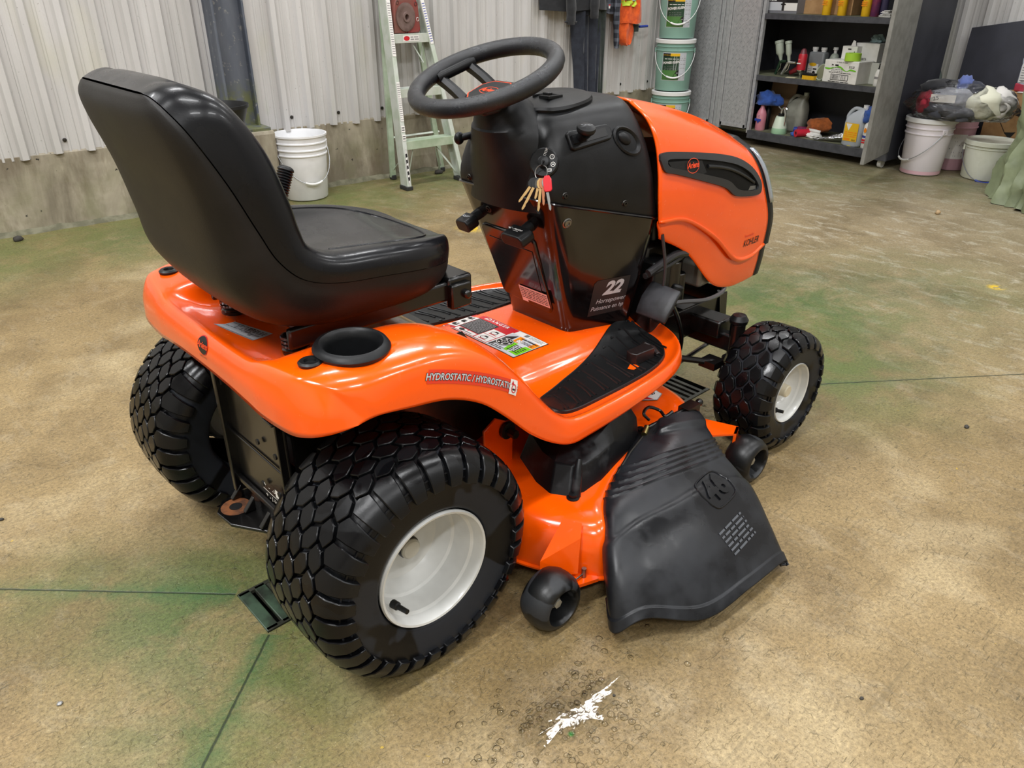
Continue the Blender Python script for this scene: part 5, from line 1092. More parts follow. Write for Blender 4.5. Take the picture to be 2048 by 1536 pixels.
# workwear on the left wall ------------------------------------------------
VW = 3.108
def cloth_mat(n, c, c2=None, **k): return pm(n, c, .85, col2=c2, vs=30, bump=(220, .3), sheen=.2, **k)
def garment(t, name, mat, rows, depth=.05, folds=3, amp=.010, seed=1, v0=VW, sub=10, parent=None):
    rr = random.Random(seed); ph = [rr.random()*6.28 for _ in range(4)]
    C = curve([(ua, ub, z) for z, ua, ub in rows], len(rows)*5); R_ = []
    for i, q in enumerate(C):
        f = i/len(C); row = []
        for j in range(sub*2):
            side_ = j < sub; s = (j if side_ else 2*sub-1-j)/(sub-1); u = q.x+(q.y-q.x)*s
            bul = math.sin(s*PI)**.5 if 0 < s < 1 else 0
            fo = amp*(math.sin(s*PI*2*folds+ph[0]+1.2*math.sin(f*3+ph[1]))+.5*math.sin(s*PI*folds*3.3+ph[2]+f*4))
            v = v0-depth*bul*.9-fo*bul if side_ else v0+.008
            row.append(Rm(u, v, q.z+(.006*math.sin(s*9+ph[3]) if i == len(C)-1 else 0)))
        R_.append(row)
    mb = MB(); mb.grid(R_, cv=True, cap0=True, cap1=True); return mb.build(name, mat, parent or t, smooth=60)
NB = cloth_mat('black_fleece', '25262A', '1C1D20'); NV = cloth_mat('navy_cotton', '2B303C', '232733'); GNC = cloth_mat('dark_green_cotton', '2C3630', '232B27'); HV = cloth_mat('hi_vis_orange', 'F0641E', 'D8521A')
def sleeve(t, pts, r, mat, nm='sleeve'):
    mb = MB(); mb.tube(curve(pts, 14), [r[0]+(r[1]-r[0])*k/14+.003*math.sin(k*2.1) for k in range(15)], 14, flat=.6); return mb.build(nm, mat, t, smooth=60)
rack = put('coat_rack', 'coat rail with pegs holding the workwear on the left wall', 'coat rack', 3.68, V0-.012, 1.72); mb = MB(); mb.box((0, -.012, 0), (1.25, .02, .09)); mb.build('rack_board', CARDD, rack, bevel=.003)
for q in (-.25, -.02, .05, .2, .36): mb = MB(); mb.tube([(q, -.02, .01), (q, -.06, .005), (q, -.075, .03)], .006, 6); mb.build('peg', DSTEEL, rack)
t = thing('jacket', 'black fleece jacket hanging on the left wall with one sleeve lower', 'jacket', Rm(3.5, VW, .95)); t.location = (0, 0, 0)
garment(t, 'jacket_body', NB, [(1.72, 3.40, 3.62), (1.60, 3.22, 3.80), (1.3, 3.17, 3.81), (1.1, 3.18, 3.81), (.955, 3.19, 3.825)], .085, 3, .012, 1)
sleeve(t, [Rm(3.30, VW-.07, 1.5), Rm(3.35, VW-.10, 1.2), Rm(3.375, VW-.11, .985), Rm(3.375, VW-.11, .872)], (.07, .050), NB); sleeve(t, [Rm(3.70, VW-.06, 1.5), Rm(3.62, VW-.10, 1.2), Rm(3.60, VW-.105, 1.0), Rm(3.60, VW-.105, .905)], (.07, .046), NB)
mb = MB(); mb.tube([Rm(3.375+.045*math.cos(a), VW-.11+.03*math.sin(a), .888) for a in [k*PI/8 for k in range(16)]], .006, 6, closed=True); mb.build('cuff', NB, t)
D = Decal(Rm(3.79, VW-.055, .975), eu, (0, 0, 1)); D.rect(-.008, -.012, .008, .014, wh, 0); D.rect(-.008, .006, .008, .014, rd, 1); D.build('cloth_tag', PAL, t)
t = thing('coveralls', 'long navy coveralls hanging below the black jacket', 'coveralls', (0, 0, 0)); garment(t, 'coverall_body', NV, [(1.62, 3.52, 3.72), (1.2, 3.47, 3.74), (.92, 3.47, 3.745)], .055, 3, .01, 3)
garment(t, 'trouser_leg', NV, [(.95, 3.47, 3.63), (.75, 3.49, 3.63), (.55, 3.52, 3.64), (.30, 3.545, 3.65)], .06, 2, .016, 5); garment(t, 'trouser_leg', NV, [(.95, 3.60, 3.745), (.75, 3.61, 3.75), (.55, 3.625, 3.75), (.28, 3.64, 3.76)], .05, 2, .014, 8)
t = thing('trousers', 'dark green work trousers hanging beside the navy coveralls', 'trousers', (0, 0, 0)); garment(t, 'trouser_body', GNC, [(1.60, 3.60, 3.83), (1.2, 3.62, 3.83), (.85, 3.66, 3.825), (.55, 3.70, 3.815), (.29, 3.72, 3.825)], .035, 2, .01, 7, VW+.012)
t = thing('jacket', 'grey and black plaid jacket sleeve hanging next to the orange jacket', 'jacket', (0, 0, 0))
def m_plaid():
    q = NT('plaid_flannel'); P = q.co(); s = q.new('ShaderNodeSeparateXYZ'); q.set(s.inputs[0], P)
    a = q.math('GREATER_THAN', q.math('SINE', q.math('MULTIPLY', s.outputs[2], 110.)), .3); b = q.math('GREATER_THAN', q.math('SINE', q.math('MULTIPLY', s.outputs[0], 150.)), .4)
    return q.out(q.mix(q.math('MULTIPLY', q.math('ADD', a, b), .5), lin('2A2D36')+(1,), lin('6F7480')+(1,)), .85)
PLAID = m_plaid()
garment(t, 'jacket_body', PLAID, [(1.65, 3.80, 3.92), (1.3, 3.80, 3.95), (1.05, 3.81, 3.93), (.93, 3.82, 3.92)], .05, 2, .01, 11); sleeve(t, [Rm(3.86, VW-.05, 1.4), Rm(3.865, VW-.06, 1.1), Rm(3.862, VW-.06, .9), Rm(3.885, VW-.055, .70)], (.05, .034), PLAID)
t = thing('jacket', 'orange high visibility jacket with yellow and silver bands on the wall', 'jacket', (0, 0, 0))
garment(t, 'jacket_body', HV, [(1.62, 3.98, 4.08), (1.4, 3.92, 4.14), (1.1, 3.91, 4.15), (.95, 3.905, 4.17), (.86, 3.905, 4.175)], .075, 3, .014, 13)
garment(t, 'reflective_band', pm('reflective_silver', 'A7A9A6', .4, .3), [(1.07, 3.925, 4.09), (1.04, 3.922, 4.09), (1.012, 3.92, 4.09)], .083, 3, .014, 13); garment(t, 'yellow_band', pm('fluorescent_yellow', 'C8E03A', .6), [(1.012, 3.92, 4.09), (.995, 3.92, 4.09), (.975, 3.918, 4.09)], .083, 3, .014, 13)
t = thing('hood', 'orange work hood hanging below the high visibility jacket', 'hood', (0, 0, 0)); garment(t, 'hood_cloth', HV, [(.90, 3.94, 4.05), (.83, 3.915, 4.085), (.77, 3.915, 4.085), (.735, 3.94, 4.07), (.712, 3.985, 4.03)], .06, 2, .012, 17)
t = thing('scraper', 'thin blue handled scraper hanging beside the orange jacket', 'tool', (0, 0, 0)); mb = MB(); mb.tube([Rm(4.14, VW-.03, .834), Rm(4.225, VW-.03, .836)], .009, 10); mb.build('tool_handle', BLUEP, t); mb = MB(); mb.box(Rm(4.10, VW-.025, .825), (.07, .004, .05), RZ); mb.build('tool_blade', GNC, t)
# tool cabinet ------------------------------------------------------------------
U0, UB, VR, VM, VL = 4.75, 5.22, 1.29, 2.43, 3.125
CABD = pm('cabinet_dark_paint', '34353C', .5, col2='2C2D33', vs=5); CABE = pm('cabinet_edge', '4A4B50', .45, col2='3C3D42', vs=20); CABS = pm('dusty_shelf', '6E7058', .7, col2='50523F', vs=9)
GAL = pm('galvanised_sheet', 'B4B4B5', .40, .25, col2='A5A5A7', vs=40); DOORI = pm('door_inside_grey', '8A8984', .5, .2, col2='7B7A74', vs=16)
cab = put('tool_cabinet', 'dark wheeled tool cabinet with tread plate doors and one open bay', 'cabinet', U0, VR)
def L(u, v, z): return (u-U0, v-VR, z)
def cb(u0, u1, v0, v1, z0, z1): mb = MB(); mb.box(L((u0+u1)/2, (v0+v1)/2, (z0+z1)/2), (u1-u0, v1-v0, z1-z0)); return mb
for nm, d_, m_ in (('back_panel', (UB-.012, UB, VR, VL, .09, 1.95), CABD), ('side_panel', (U0, UB, VR-.004, VR+.012, .06, 1.95), CABD), ('side_panel', (U0, UB, VL-.012, VL, .06, 1.95), CABD), ('divider', (U0+.03, UB, VM+.16, VM+.175, .09, 1.95), CABD),
    ('top_panel', (U0, UB, VR, VL, 1.94, 1.96), CABD), ('base_rail', (U0-.004, U0+.02, VR, VM, .055, .113), CABE), ('front_stile', (U0-.002, U0+.03, VM-.012, VM+.012, .09, 1.95), GAL)): cb(*d_).build(nm, m_, cab, smooth=None, bevel=.002)
for z in (.113, .513, .93, 1.36):
    s_ = cb(U0+.004, UB-.012, VR+.012, VM+.16, z-.012, z).build('shelf', CABS, cab, smooth=None)
    cb(U0, U0+.008, VR+.012, VM+.0, z-.036, z+.001).build('shelf_edge', CABE, s_, smooth=None)
for u in (U0+.06, UB-.06):
    for v in (VR+.06, VL-.06):
        mb = MB(); mb.cyl(L(u, v-.014, .03), L(u, v+.014, .03), .030, seg=20); mb.box(L(u, v, .062), (.05, .03, .012)); mb.build('caster', LIDW, cab, bevel=.003)
def plate(v0, v1, dn_, handle=False):
    d_ = cb(U0-.026, U0-.004, v0, v1, .125, 1.94).build('door', GAL, cab, smooth=None, bevel=.003)
    mb = MB(); p = .030; nj = int((v1-v0-.05)/p); 
    for i in range(int(1.76/p)):
        for j in range(nj):
            cy = v0+.03+p*(j+.5); cz = .15+p*(i+.5); s = 1 if (i+j) % 2 else -1
            if handle and abs(cy-(v0+v1)/2-.09) < .035 and .80 < cz < 1.06: continue
            dx, dz = .0115*s, .0115; px_, pz = -.0028*s, .0028
            mb.add([L(U0-.026, cy-dx, cz-dz), L(U0-.026, cy-px_, cz+pz), L(U0-.026, cy+dx, cz+dz), L(U0-.026, cy+px_, cz-pz), L(U0-.0288, cy, cz)], [(0, 1, 4), (1, 2, 4), (2, 3, 4), (3, 0, 4)])
    mb.build('tread_lozenge', pm('tread_plate', 'C4C4C6', .28, .5), d_, smooth=None, weld=False, kind='stuff')
    for v in (v0+.008, v1-.008): cb(U0-.031, U0-.026, v-.008, v+.008, .125, 1.94).build('door_trim', GAL, d_, smooth=None, bevel=.001)
    cb(U0-.031, U0-.026, v0, v1, .125, .15).build('door_trim', GAL, d_, smooth=None)
    if handle:
        cy = (v0+v1)/2+.09; mb = MB(); rp = [Vector(L(U0-.033, cy+.020*math.cos(a), .925+(.085 if math.sin(a) >= 0 else -.085)+.020*math.sin(a))) for a in [k*PI/10 for k in range(20)]]
        mb.tube(rp, .005, 6, closed=True); mb.build('door_handle', DSTEEL, d_); mb = MB(); mb.add([q+Vector((.003, 0, 0)) for q in rp], [tuple(range(20))]); mb.build('handle_recess', GAL, d_, smooth=None)
plate(VM+.012, 2.68, 1); plate(2.80, VL, 1, True)
for v0, v1 in ((2.685, 2.72), (2.725, 2.755), (2.76, 2.795)): cb(U0-.034+.008*(v0 > 2.7), U0-.004, v0, v1, .10, 1.94).build('mullion_strip', GAL, cab, smooth=None, bevel=.004)
a, b = Vector(L(U0-.006, VR+.004, 0)), Vector(L(4.225, 1.175, 0)); dd = (b-a).normalized(); M = Matrix(((dd.x, -dd.y, 0, a.x), (dd.y, dd.x, 0, a.y), (0, 0, 1, 0), (0, 0, 0, 1)))
mb = MB(); mb.M = M; ln = (b-a).length; mb.box((ln/2, 0, 1.02), (ln, .024, 1.80)); od = mb.build('door', DOORI, cab, smooth=None, bevel=.003)
mb = MB(); mb.M = M; mb.box((ln*.5, -.016, 1.0), (.02, .010, 1.7)); mb.box((ln*.9, -.016, 1.0), (.03, .008, 1.72)); mb.build('door_stiffener', DOORI, od, bevel=.002)
mb = MB(); mb.M = M; mb.box((ln*.25, -.014, 1.02), (.012, .004, .22)); mb.build('door_handle', BLACK, od)
# shelf contents: sp() slides a thing along the line of sight to its depth ------------
def sp(v, u): return u, -1.319+(v+1.319)*(u+.486)/5.436
def item(name, label, cat, v, u, z, rot=0., group=None): u, v = sp(v, u); return put(name, label, cat, u, v, z, rot, group)
def lathe_part(t, name, prof, mat, loc=(0, 0, 0), seg=24, M=None): mb = MB(); mb.lathe(prof, seg, (Matrix.Translation(loc) if M is None else M), cap0=True, cap1=True); return mb.build(name, mat, t, smooth=40)
def carton(t, w, d, h, mat, nm='carton_body', bev=.003): mb = MB(); mb.box((0, 0, h/2), (d, w, h)); return mb.build(nm, mat, t, smooth=None, bevel=bev)
FX = dict(ux=Vector((0, -1, 0)), uy=Vector((0, 0, 1)))          # fronts face the -x side
def front(t, x, w, h, z=0): return Decal((x, 0, z), FX['ux'], FX['uy'])
Z1, Z2, Z3 = .113, .513, .93
t = item('product_carton', 'grey printed carton on the top shelf at its left end', 'box', 2.37, 4.93, Z3); carton(t, .31, .24, .19, pm('grey_carton', '77777C', .5))
D = front(t, -.1205, 0, 0); D.rect(-.155, .02, .155, .188, dk, 0); D.rect(-.155, .02, .03, .075, sv, 1); D.text('JR Push', -.09, .105, .035, wh, 1); D.rect(.05, .02, .155, .07, wh, 1); D.rect(.06, .075, .15, .115, bk, 1); D.lines(-.15, .08, -.02, .09, 1, wh, 1, .5); D.rect(.02, .055, .06, .065, bk, 2); D.build('carton_print', PAL, t)
t = item('cardboard_box', 'brown cardboard box behind the yellow spray cans', 'box', 1.99, 5.02, Z3); carton(t, .40, .24, .30, CARD); D = front(t, -.1205, 0, 0); D.rect(-.20, .09, -.12, .28, wh, 0); D.bars(-.18, .15, -.14, .22, 9, bk, 1); D.build('address_label', PAL, t)
def spray(t, r=.027, h=.20, body=YELP, top=BLUEP, cap=BLUEP):
    lathe_part(t, 'can_body', [(r-.002, 0), (r, .003), (r, h*.62)], body); lathe_part(t, 'can_upper', [(r, h*.62), (r, h*.8), (r-.003, h*.82), (r*.6, h*.88)], top); lathe_part(t, 'can_cap', [(r*.62, h*.86), (r*.62, h), (.0001, h)], cap)
for v, lab in ((2.053, 'yellow and blue spray can on the top shelf, leftmost of three'), (1.933, 'yellow and blue spray can on the top shelf, middle one of three'), (1.756, 'yellow spray can on the top shelf beside the purple can')):
    t = item('spray_can', lab, 'spray can', v, 4.84, Z3, 0, 'yellow spray cans on the top shelf'); spray(t, .029, .24); D = Decal((-.034, 0, .11), (0, -1, 0), (0, 0, 1)); D.n = Vector((-1, 0, 0)); D.poly([(-.012, .008), (0, .018), (.012, .008), (0, -.012)], dk, 0); D.poly([(-.007, .006), (0, .012), (.007, .006), (0, -.005)], ye, 1); D.lines(-.02, -.05, .02, -.018, 3, am, 0, .5); D.build('can_print', PAL, t)
PURP = pm('purple_can', '5E2A52', .35, col2='7A2D4A', vs=20); DARKC = pm('dark_violet_can', '3A3550', .4)
t = item('spray_can', 'dark purple spray can on the top shelf', 'spray can', 1.692, 4.86, Z3); spray(t, .028, .23, PURP, PURP, DARKC)
t = item('spray_can', 'dark violet spray can on the top shelf nearest the open door', 'spray can', 1.635, 4.90, Z3); spray(t, .027, .22, DARKC, DARKC, DARKC)
t = item('paper_stack', 'loose stack of papers on the top shelf by the door', 'papers', 1.585, 4.86, Z3)
for k in range(7): mb = MB(); mb.box((.004*(k % 3), .006*((k*5) % 3), .003+.006*k), (.10, .085-.008*k, .0035), Matrix.Rotation(.07*((k*3) % 5-2), 3, 'Z')); mb.build('paper_sheet', CARTW, t, smooth=None)
# middle shelf
CUPM = pm('milky_grey_plastic', 'A9B2A4', .4, col2='98A294', vs=9); CHROME = pm('chrome', 'C9C9C6', .15, 1.); GUNG = pm('green_gun_metal', '2F4A38', .3, .5)
def gun(t, k, cup, tilt, grn):
    Mx = Matrix.Rotation(tilt, 4, 'X'); 
    mb = MB(); mb.M = Mx; mb.tube([(0, .05, .01), (0, .02, .05), (0, -.005, .085)], [.010, .011, .012], 8); mb.tube([(0, -.005, .085), (0, -.06, .075)], [.013, .009], 10); mb.build('gun_body', grn, t); 
    mb = MB(); mb.M = Mx; mb.tube([(-.012, .02, .02), (-.014, -.01, .04), (-.012, -.02, .07)], .003, 6); mb.build('trigger', CHROME, t)
    mb = MB(); mb.M = Mx @ Matrix.Translation((0, -.01, .085)); mb.lathe([(.008, 0), (.012, .02), (k*.6, .045), (k, .06), (k, .125), (k+.003, .127), (k+.003, .145), (.0001, .148)], 24); mb.build('paint_cup', cup, t, smooth=40)
t = item('spray_gun', 'paint spray gun with tall grey cup at the left of the middle shelf', 'spray gun', 2.345, 4.86, Z2+.012, -.1); gun(t, .030, CUPM, -.30, GUNG)
t = item('spray_gun', 'small touch up spray gun with short green cup on the middle shelf', 'spray gun', 2.282, 4.84, Z2+.012, .1); gun(t, .021, CUPM, -.2, CHROME)
t = item('paper_scrap', 'folded paper scrap lying at the front of the middle shelf', 'paper', 2.25, 4.79, Z2); mb = MB(); mb.box((0, 0, .002), (.05, .07, .003), Matrix.Rotation(.3, 3, 'Z')); mb.build('scrap_sheet', pm('old_paper', 'C2BD9A', .7), t)
t = item('air_tool', 'red air tool lying behind the red can', 'tool', 2.235, 4.92, Z2); mb = MB(); mb.tube([(0, .03, .02), (0, -.03, .05), (0, -.04, .09)], [.016, .022, .018], 10); mb.build('tool_body', pm('dull_red', '8C2A30', .4), t); mb = MB(); mb.cyl((0, .04, .006), (0, .075, .006), .006); mb.build('air_plug', CHROME, t)
t = item('lubricant_can', 'red can standing nozzle down on the middle shelf', 'can', 2.178, 4.86, Z2); RDC = pm('can_red', 'B7212F', .35); lathe_part(t, 'can_nozzle', [(.006, 0), (.009, .02), (.012, .035)], CHROME); lathe_part(t, 'can_rim', [(.012, .033), (.030, .045), (.031, .055)], CHROME); lathe_part(t, 'can_body', [(.031, .052), (.031, .15), (.027, .160)], RDC); lathe_part(t, 'can_base', [(.026, .158), (.018, .185), (.010, .195)], pm('can_dark_red', '6E3238', .4)); D = Decal((-.035, 0, .115), (0, -1, 0), (0, 0, 1)); D.text('A-1', 0, .008, .016, pk, 0); D.rect(-.02, -.022, .012, -.014, wh, 0); D.build('can_print', PAL, t)
t = item('twin_neck_bottle', 'clear grey twin neck dosing bottle with white caps', 'bottle', 2.05, 5.0, Z2); GRB = pm('grey_clear_plastic', '9DA1A4', .3, trans=.25); mb = MB(); mb.box((0, 0, .085), (.07, .125, .17)); mb.build('bottle_body', GRB, t, bevel=.012)
for y in (.036, -.034): lathe_part(t, 'bottle_cap', [(.017, .168), (.017, .180), (.021, .182), (.021, .200), (.0001, .201)], LIDW, (0, y, 0))
D = front(t, -.0355, 0, 0); D.rect(-.055, .01, .03, .09, wh, 0); D.oval(-.015, .085, .03, .012, ye, 1); D.rect(-.01, .05, .02, .06, dk, 1); D.oval(.0, .03, .012, .012, bk, 1); D.lines(-.05, .012, -.02, .06, 4, gy, 1, .4); D.build('bottle_label', PAL, t)
t = item('scrub_brush', 'small scrub brush with yellow bristles on the middle shelf', 'brush', 2.098, 4.80, Z2); mb = MB(); mb.box((0, 0, .034), (.045, .095, .016)); mb.build('brush_block', PLD, t, bevel=.004); mb = MB()
for i in range(12):
    for j in range(5): mb.cyl((-.018+.009*j, -.044+.008*i, 0), (-.018+.009*j, -.044+.008*i, .028), .0036, seg=5)
mb.build('bristle', YELP, t, kind='stuff')
t = item('respirator_cartridge', 'grey green respirator filter propped against the white carton', 'filter', 2.005, 4.83, Z2, 0); FILT = pm('filter_felt', '76785F', .8, bump=(200, .4)); mb = MB(); M_ = frame((0, 0, .052), (-.95, .15, .30), (0, -1, 0)) @ Matrix.Diagonal((1, 1.22, 1, 1)); mb.lathe([(.046, -.012), (.047, .004), (.043, .009), (.039, .004)], 32, M_); mb.build('filter_rim', pm('pale_green_rim', 'AEB8A4', .4), t); mb = MB(); mb.lathe([(.040, .004), (.03, .009), (.0001, .011)], 32, M_); mb.build('filter_pad', FILT, t)
t = item('respirator_strap', 'grey folded strap leaning behind the respirator filter', 'strap', 1.955, 4.97, Z2); mb = MB(); mb.tube(curve([(0, .06, .03), (0, .0, .08), (0, -.05, .115), (.02, -.07, .105), (.02, 0, .06)], 16), .010, 6, flat=.4); mb.build('strap_band', pm('strap_grey', '6B6A62', .7), t)
t = item('bottle', 'small bottle with white screw cap behind the white carton', 'bottle', 1.925, 5.02, Z2); lathe_part(t, 'bottle_body', [(.032, 0), (.034, .01), (.034, .13), (.026, .155), (.014, .165)], CUPM); lathe_part(t, 'bottle_cap', [(.011, .165), (.012, .185), (.019, .188), (.017, .205), (.0001, .206)], LIDW)
t = item('wipes_carton', 'white carton with barcode and green wave at the front of the middle shelf', 'box', 1.805, 4.84, Z2, -.12); carton(t, .275, .16, .145, CARTW, bev=.004)
D = front(t, -.0805, 0, 0); D.text('22 /00/00  00 00000', .005, .132, .011, dk, 0); D.text('3M', -.07, .113, .014, bk, 0, bold=.0005); D.rect(-.048, .108, -.02, .118, bk, 0); D.lines(.065, .10, .11, .116, 2, dk, 0, .5, 4); D.lines(-.075, .070, .02, .104, 3, gy, 0, .4, 7); D.lines(-.09, .062, .09, .070, 1, dk, 0, .5, 9)
wv = [(-.128, .090), (-.09, .088), (-.05, .098), (-.01, .104), (.03, .085), (.055, .080), (.08, .090), (.125, .085)]; C_ = curve([(a, b, 0) for a, b in wv], 40); D.mb.grid([[D.pt(q.x, q.y+s*(.0035+.002*math.sin(k*.4)), .0012) for k, q in enumerate(C_)] for s in (-1, 1)], m=gn)
D.rect(-.072, .018, .072, .056, bk, 0); D.rect(-.068, .022, .068, .052, wh, 1); D.bars(-.062, .024, .062, .050, 34, bk, 2, 6); D.lines(-.085, .003, .085, .013, 1, dk, 0, .5, 5); D.build('carton_print', PAL, t)
t = item('masking_tape', 'lime green roll of tape on top of the white carton', 'tape', 1.785, 4.79, Z2+.146); mb = MB(); mb.lathe([(.030, 0), (.052, 0), (.052, .048), (.030, .048), (.030, 0)], 36); mb.build('tape_roll', pm('lime_tape', 'A6D23A', .5), t, smooth=40)
t = item('tissue_box', 'small white dispenser box behind the green tape roll', 'box', 1.80, 4.885, Z2+.146); carton(t, .11, .07, .085, CARTW); mb = MB(); mb.add([(0, .015, .085), (0, -.02, .085), (.005, -.012, .115), (0, .002, .122)], [(0, 1, 2, 3)]); mb.build('tissue', CARTW, t, smooth=None, solid=.002); D = front(t, -.0355, 0, 0); D.rect(-.012, .062, .012, .070, dk, 0); D.oval(.038, .05, .004, .004, dk, 0, 10); D.build('box_print', PAL, t)
t = item('supply_box', 'grey sided box standing behind the white carton by the door', 'box', 1.615, 4.97, Z2); carton(t, .16, .18, .135, pm('grey_white_card', 'B7B8AE', .6)); D = front(t, -.0905, 0, 0); D.rect(-.08, .10, -.03, .115, dk, 0); D.poly([(-.05, .0), (-.02, .0), (.03, .055), (-.01, .05)], gn, 0); D.build('box_print', PAL, t)
t = item('wiper_box', 'white box of wipes on the grey box at the right of the middle shelf', 'box', 1.655, 4.98, Z2+.137); carton(t, .17, .14, .115, CARTW); D = front(t, -.0705, 0, 0); D.text('Sontara', -.035, .016, .028, dk, 0); D.build('box_print', PAL, t)
t = item('rag', 'pale teal crumpled rag on top of the wipes box', 'rag', 1.63, 5.0, Z2+.252)
def lump(t, name, mat, size, seed, amp=.25, sub=3, loc=(0, 0, 0), fq=2.2, flat0=True):
    bm = bmesh.new(); bmesh.ops.create_icosphere(bm, subdivisions=sub, radius=1.); rr = random.Random(seed); o_ = Vector([rr.uniform(-9, 9) for _ in range(3)])
    from mathutils import noise as nz
    for v in bm.verts:
        d_ = v.co.normalized(); k = 1+amp*(nz.noise(d_*fq+o_)+.6*nz.noise(d_*fq*2.3+o_)+.3*abs(nz.noise(d_*fq*5+o_)))
        p = d_*k; p = Vector((p.x*size[0], p.y*size[1], p.z*size[2]))
        if flat0 and p.z < -size[2]*.62: p.z = -size[2]*.62
        v.co = p+Vector(loc)+Vector((0, 0, size[2]*.62 if flat0 else 0))
    vs = [v.co.copy() for v in bm.verts]; fs = [tuple(v.index for v in f.verts) for f in bm.faces]; bm.free(); mb = MB(); mb.add(vs, fs); return mb.build(name, mat, t, smooth=70)
lump(t, 'rag_cloth', pm('teal_rag', '8FA9AB', .85), (.03, .045, .03), 3, .5)
t = item('foam_can', 'white spray can with grey band at the right end of the middle shelf', 'spray can', 1.568, 4.82, Z2, 0); lathe_part(t, 'can_body', [(.026, 0), (.028, .004), (.028, .045)], CARTW); lathe_part(t, 'can_band', [(.0282, .045), (.0282, .06)], GREYP); lathe_part(t, 'can_shoulder', [(.028, .06), (.027, .08), (.018, .105)], CARTW); lathe_part(t, 'can_valve', [(.016, .103), (.012, .125), (.0001, .126)], PLD)
# bottom shelf
BLUC = cloth_mat('blue_microfibre', '2F57A8', '274A94'); PINKB = pm('pink_bottle_liquid', 'D98A98', .3, trans=.15, col2='E0A0A8', vs=10)
t = item('spray_bottle', 'pink spray bottle at the left end of the bottom shelf', 'bottle', 2.46, 4.83, Z1); lathe_part(t, 'bottle_body', [(.036, 0), (.038, .005), (.038, .115), (.030, .14), (.016, .165), (.014, .195)], PINKB); lathe_part(t, 'trigger_head', [(.016, .19), (.016, .205), (.02, .21), (.015, .235), (.0001, .236)], PLD); D = Decal((-.042, 0, .075), (0, -1, 0), (0, 0, 1)); D.rect(-.028, -.005, .028, .012, bl, 0); D.poly([(-.008, -.004), (.02, -.004), (.002, -.022)], bl, 0); D.text('C', .008, .03, .022, bl, 0); D.build('bottle_print', PAL, t)
t = item('cloth', 'bright blue microfibre cloth thrown over the pink spray bottle', 'cloth', 2.415, 4.86, Z1+.185); lump(t, 'cloth_body', BLUC, (.060, .105, .062), 5, .42, 3, fq=1.8)
t = item('bottle', 'dark narrow bottle squeezed behind the pink spray bottle', 'bottle', 2.405, 4.90, Z1); lathe_part(t, 'bottle_body', [(.022, 0), (.023, .004), (.023, .15), (.010, .175)], PLD); lathe_part(t, 'bottle_cap', [(.011, .174), (.011, .198), (.0001, .199)], LIDW)
t = item('cardboard_sheet', 'tall brown cardboard sheet leaning at the left of the bottom shelf', 'cardboard', 2.30, 5.02, Z1); mb = MB(); mb.box((0, 0, .175), (.012, .22, .35), Matrix.Rotation(.10, 3, 'Y')); mb.build('board', CARDD, t)
mb = MB(); mb.box((-.05, .105, .13), (.09, .008, .26)); mb.build('board_flap', CARD, t)
t = item('foam_sprayer', 'foam gun bottle with pale green liquid on the bottom shelf', 'sprayer', 2.283, 4.81, Z1); lathe_part(t, 'liquid', [(.055, 0), (.058, .006), (.054, .042)], pm('green_liquid', '9FC7A4', .3)); lathe_part(t, 'bottle_body', [(.054, .042), (.038, .115), (.034, .125)], pm('pale_bottle', 'CFDCC8', .35)); lathe_part(t, 'collar', [(.022, .122), (.022, .145)], PLD); mb = MB(); mb.tube(curve([(0, 0, .145), (0, -.005, .175), (0, -.03, .185), (0, -.045, .175)], 10), .010, 8); mb.tube(curve([(-.01, -.030, .18), (-.012, -.045, .12), (-.012, -.042, .04)], 10), [.007]*5+[.006]*6, 8); mb.tube([(0, .0, .17), (0, .03, .19)], .006, 8); mb.build('sprayer_gun', CHROME, t)
t = item('jug', 'grey translucent gallon jug tilted at the back of the bottom shelf', 'jug', 2.15, 5.0, Z1)
def jug(t, w, d, h, mat, cap, hs=1, label=None):
    rows = []
    for z, k, oy in ((0, .90, 0), (.01, 1, 0), (h*.55, 1, 0), (h*.68, .92, 0), (h*.80, .62, -.1*hs), (h*.90, .34, -.30*hs), (h*.93, .26, -.34*hs)):
        rows.append([Vector((d/2*k*(abs(math.cos(a))**.55)*(1 if math.cos(a) > 0 else -1), w/2*k*(abs(math.sin(a))**.55)*(1 if math.sin(a) > 0 else -1)+oy*w, z)) for a in [2*PI*i/32 for i in range(32)]])
    mb = MB(); mb.grid(rows, cv=True, cap0=True, cap1=True); b = mb.build('jug_body', mat, t, smooth=60)
    mb = MB(); mb.tube(curve([(0, w*.44*hs, h*.58), (0, w*.46*hs, h*.72), (0, w*.20*hs, h*.89), (0, -.20*w*hs, h*.88)], 14), .013, 10); mb.build('jug_handle', mat, t)
    lathe_part(t, 'jug_cap', [(.018, h*.92), (.019, h), (.0001, h+.001)], cap, (0, -.34*hs*w, 0)); return b
jug(t, .16, .12, .285, pm('grey_jug_plastic', 'A3A498', .4, col2='8C8D82', vs=8), CUPM)
t = item('spray_can', 'purple can lying on its side on the bottom shelf', 'spray can', 2.06, 4.93, Z1+.026, 0); M_ = frame((0, .06, 0), (.25, -1, .02)); lathe_part(t, 'can_body', [(.024, 0), (.026, .004), (.026, .13), (.016, .15)], pm('magenta_can', '6B1F44', .35, col2='8A3A62', vs=30), M=M_); lathe_part(t, 'can_cap', [(.020, -.028), (.021, 0)], BLUEP, M=M_)
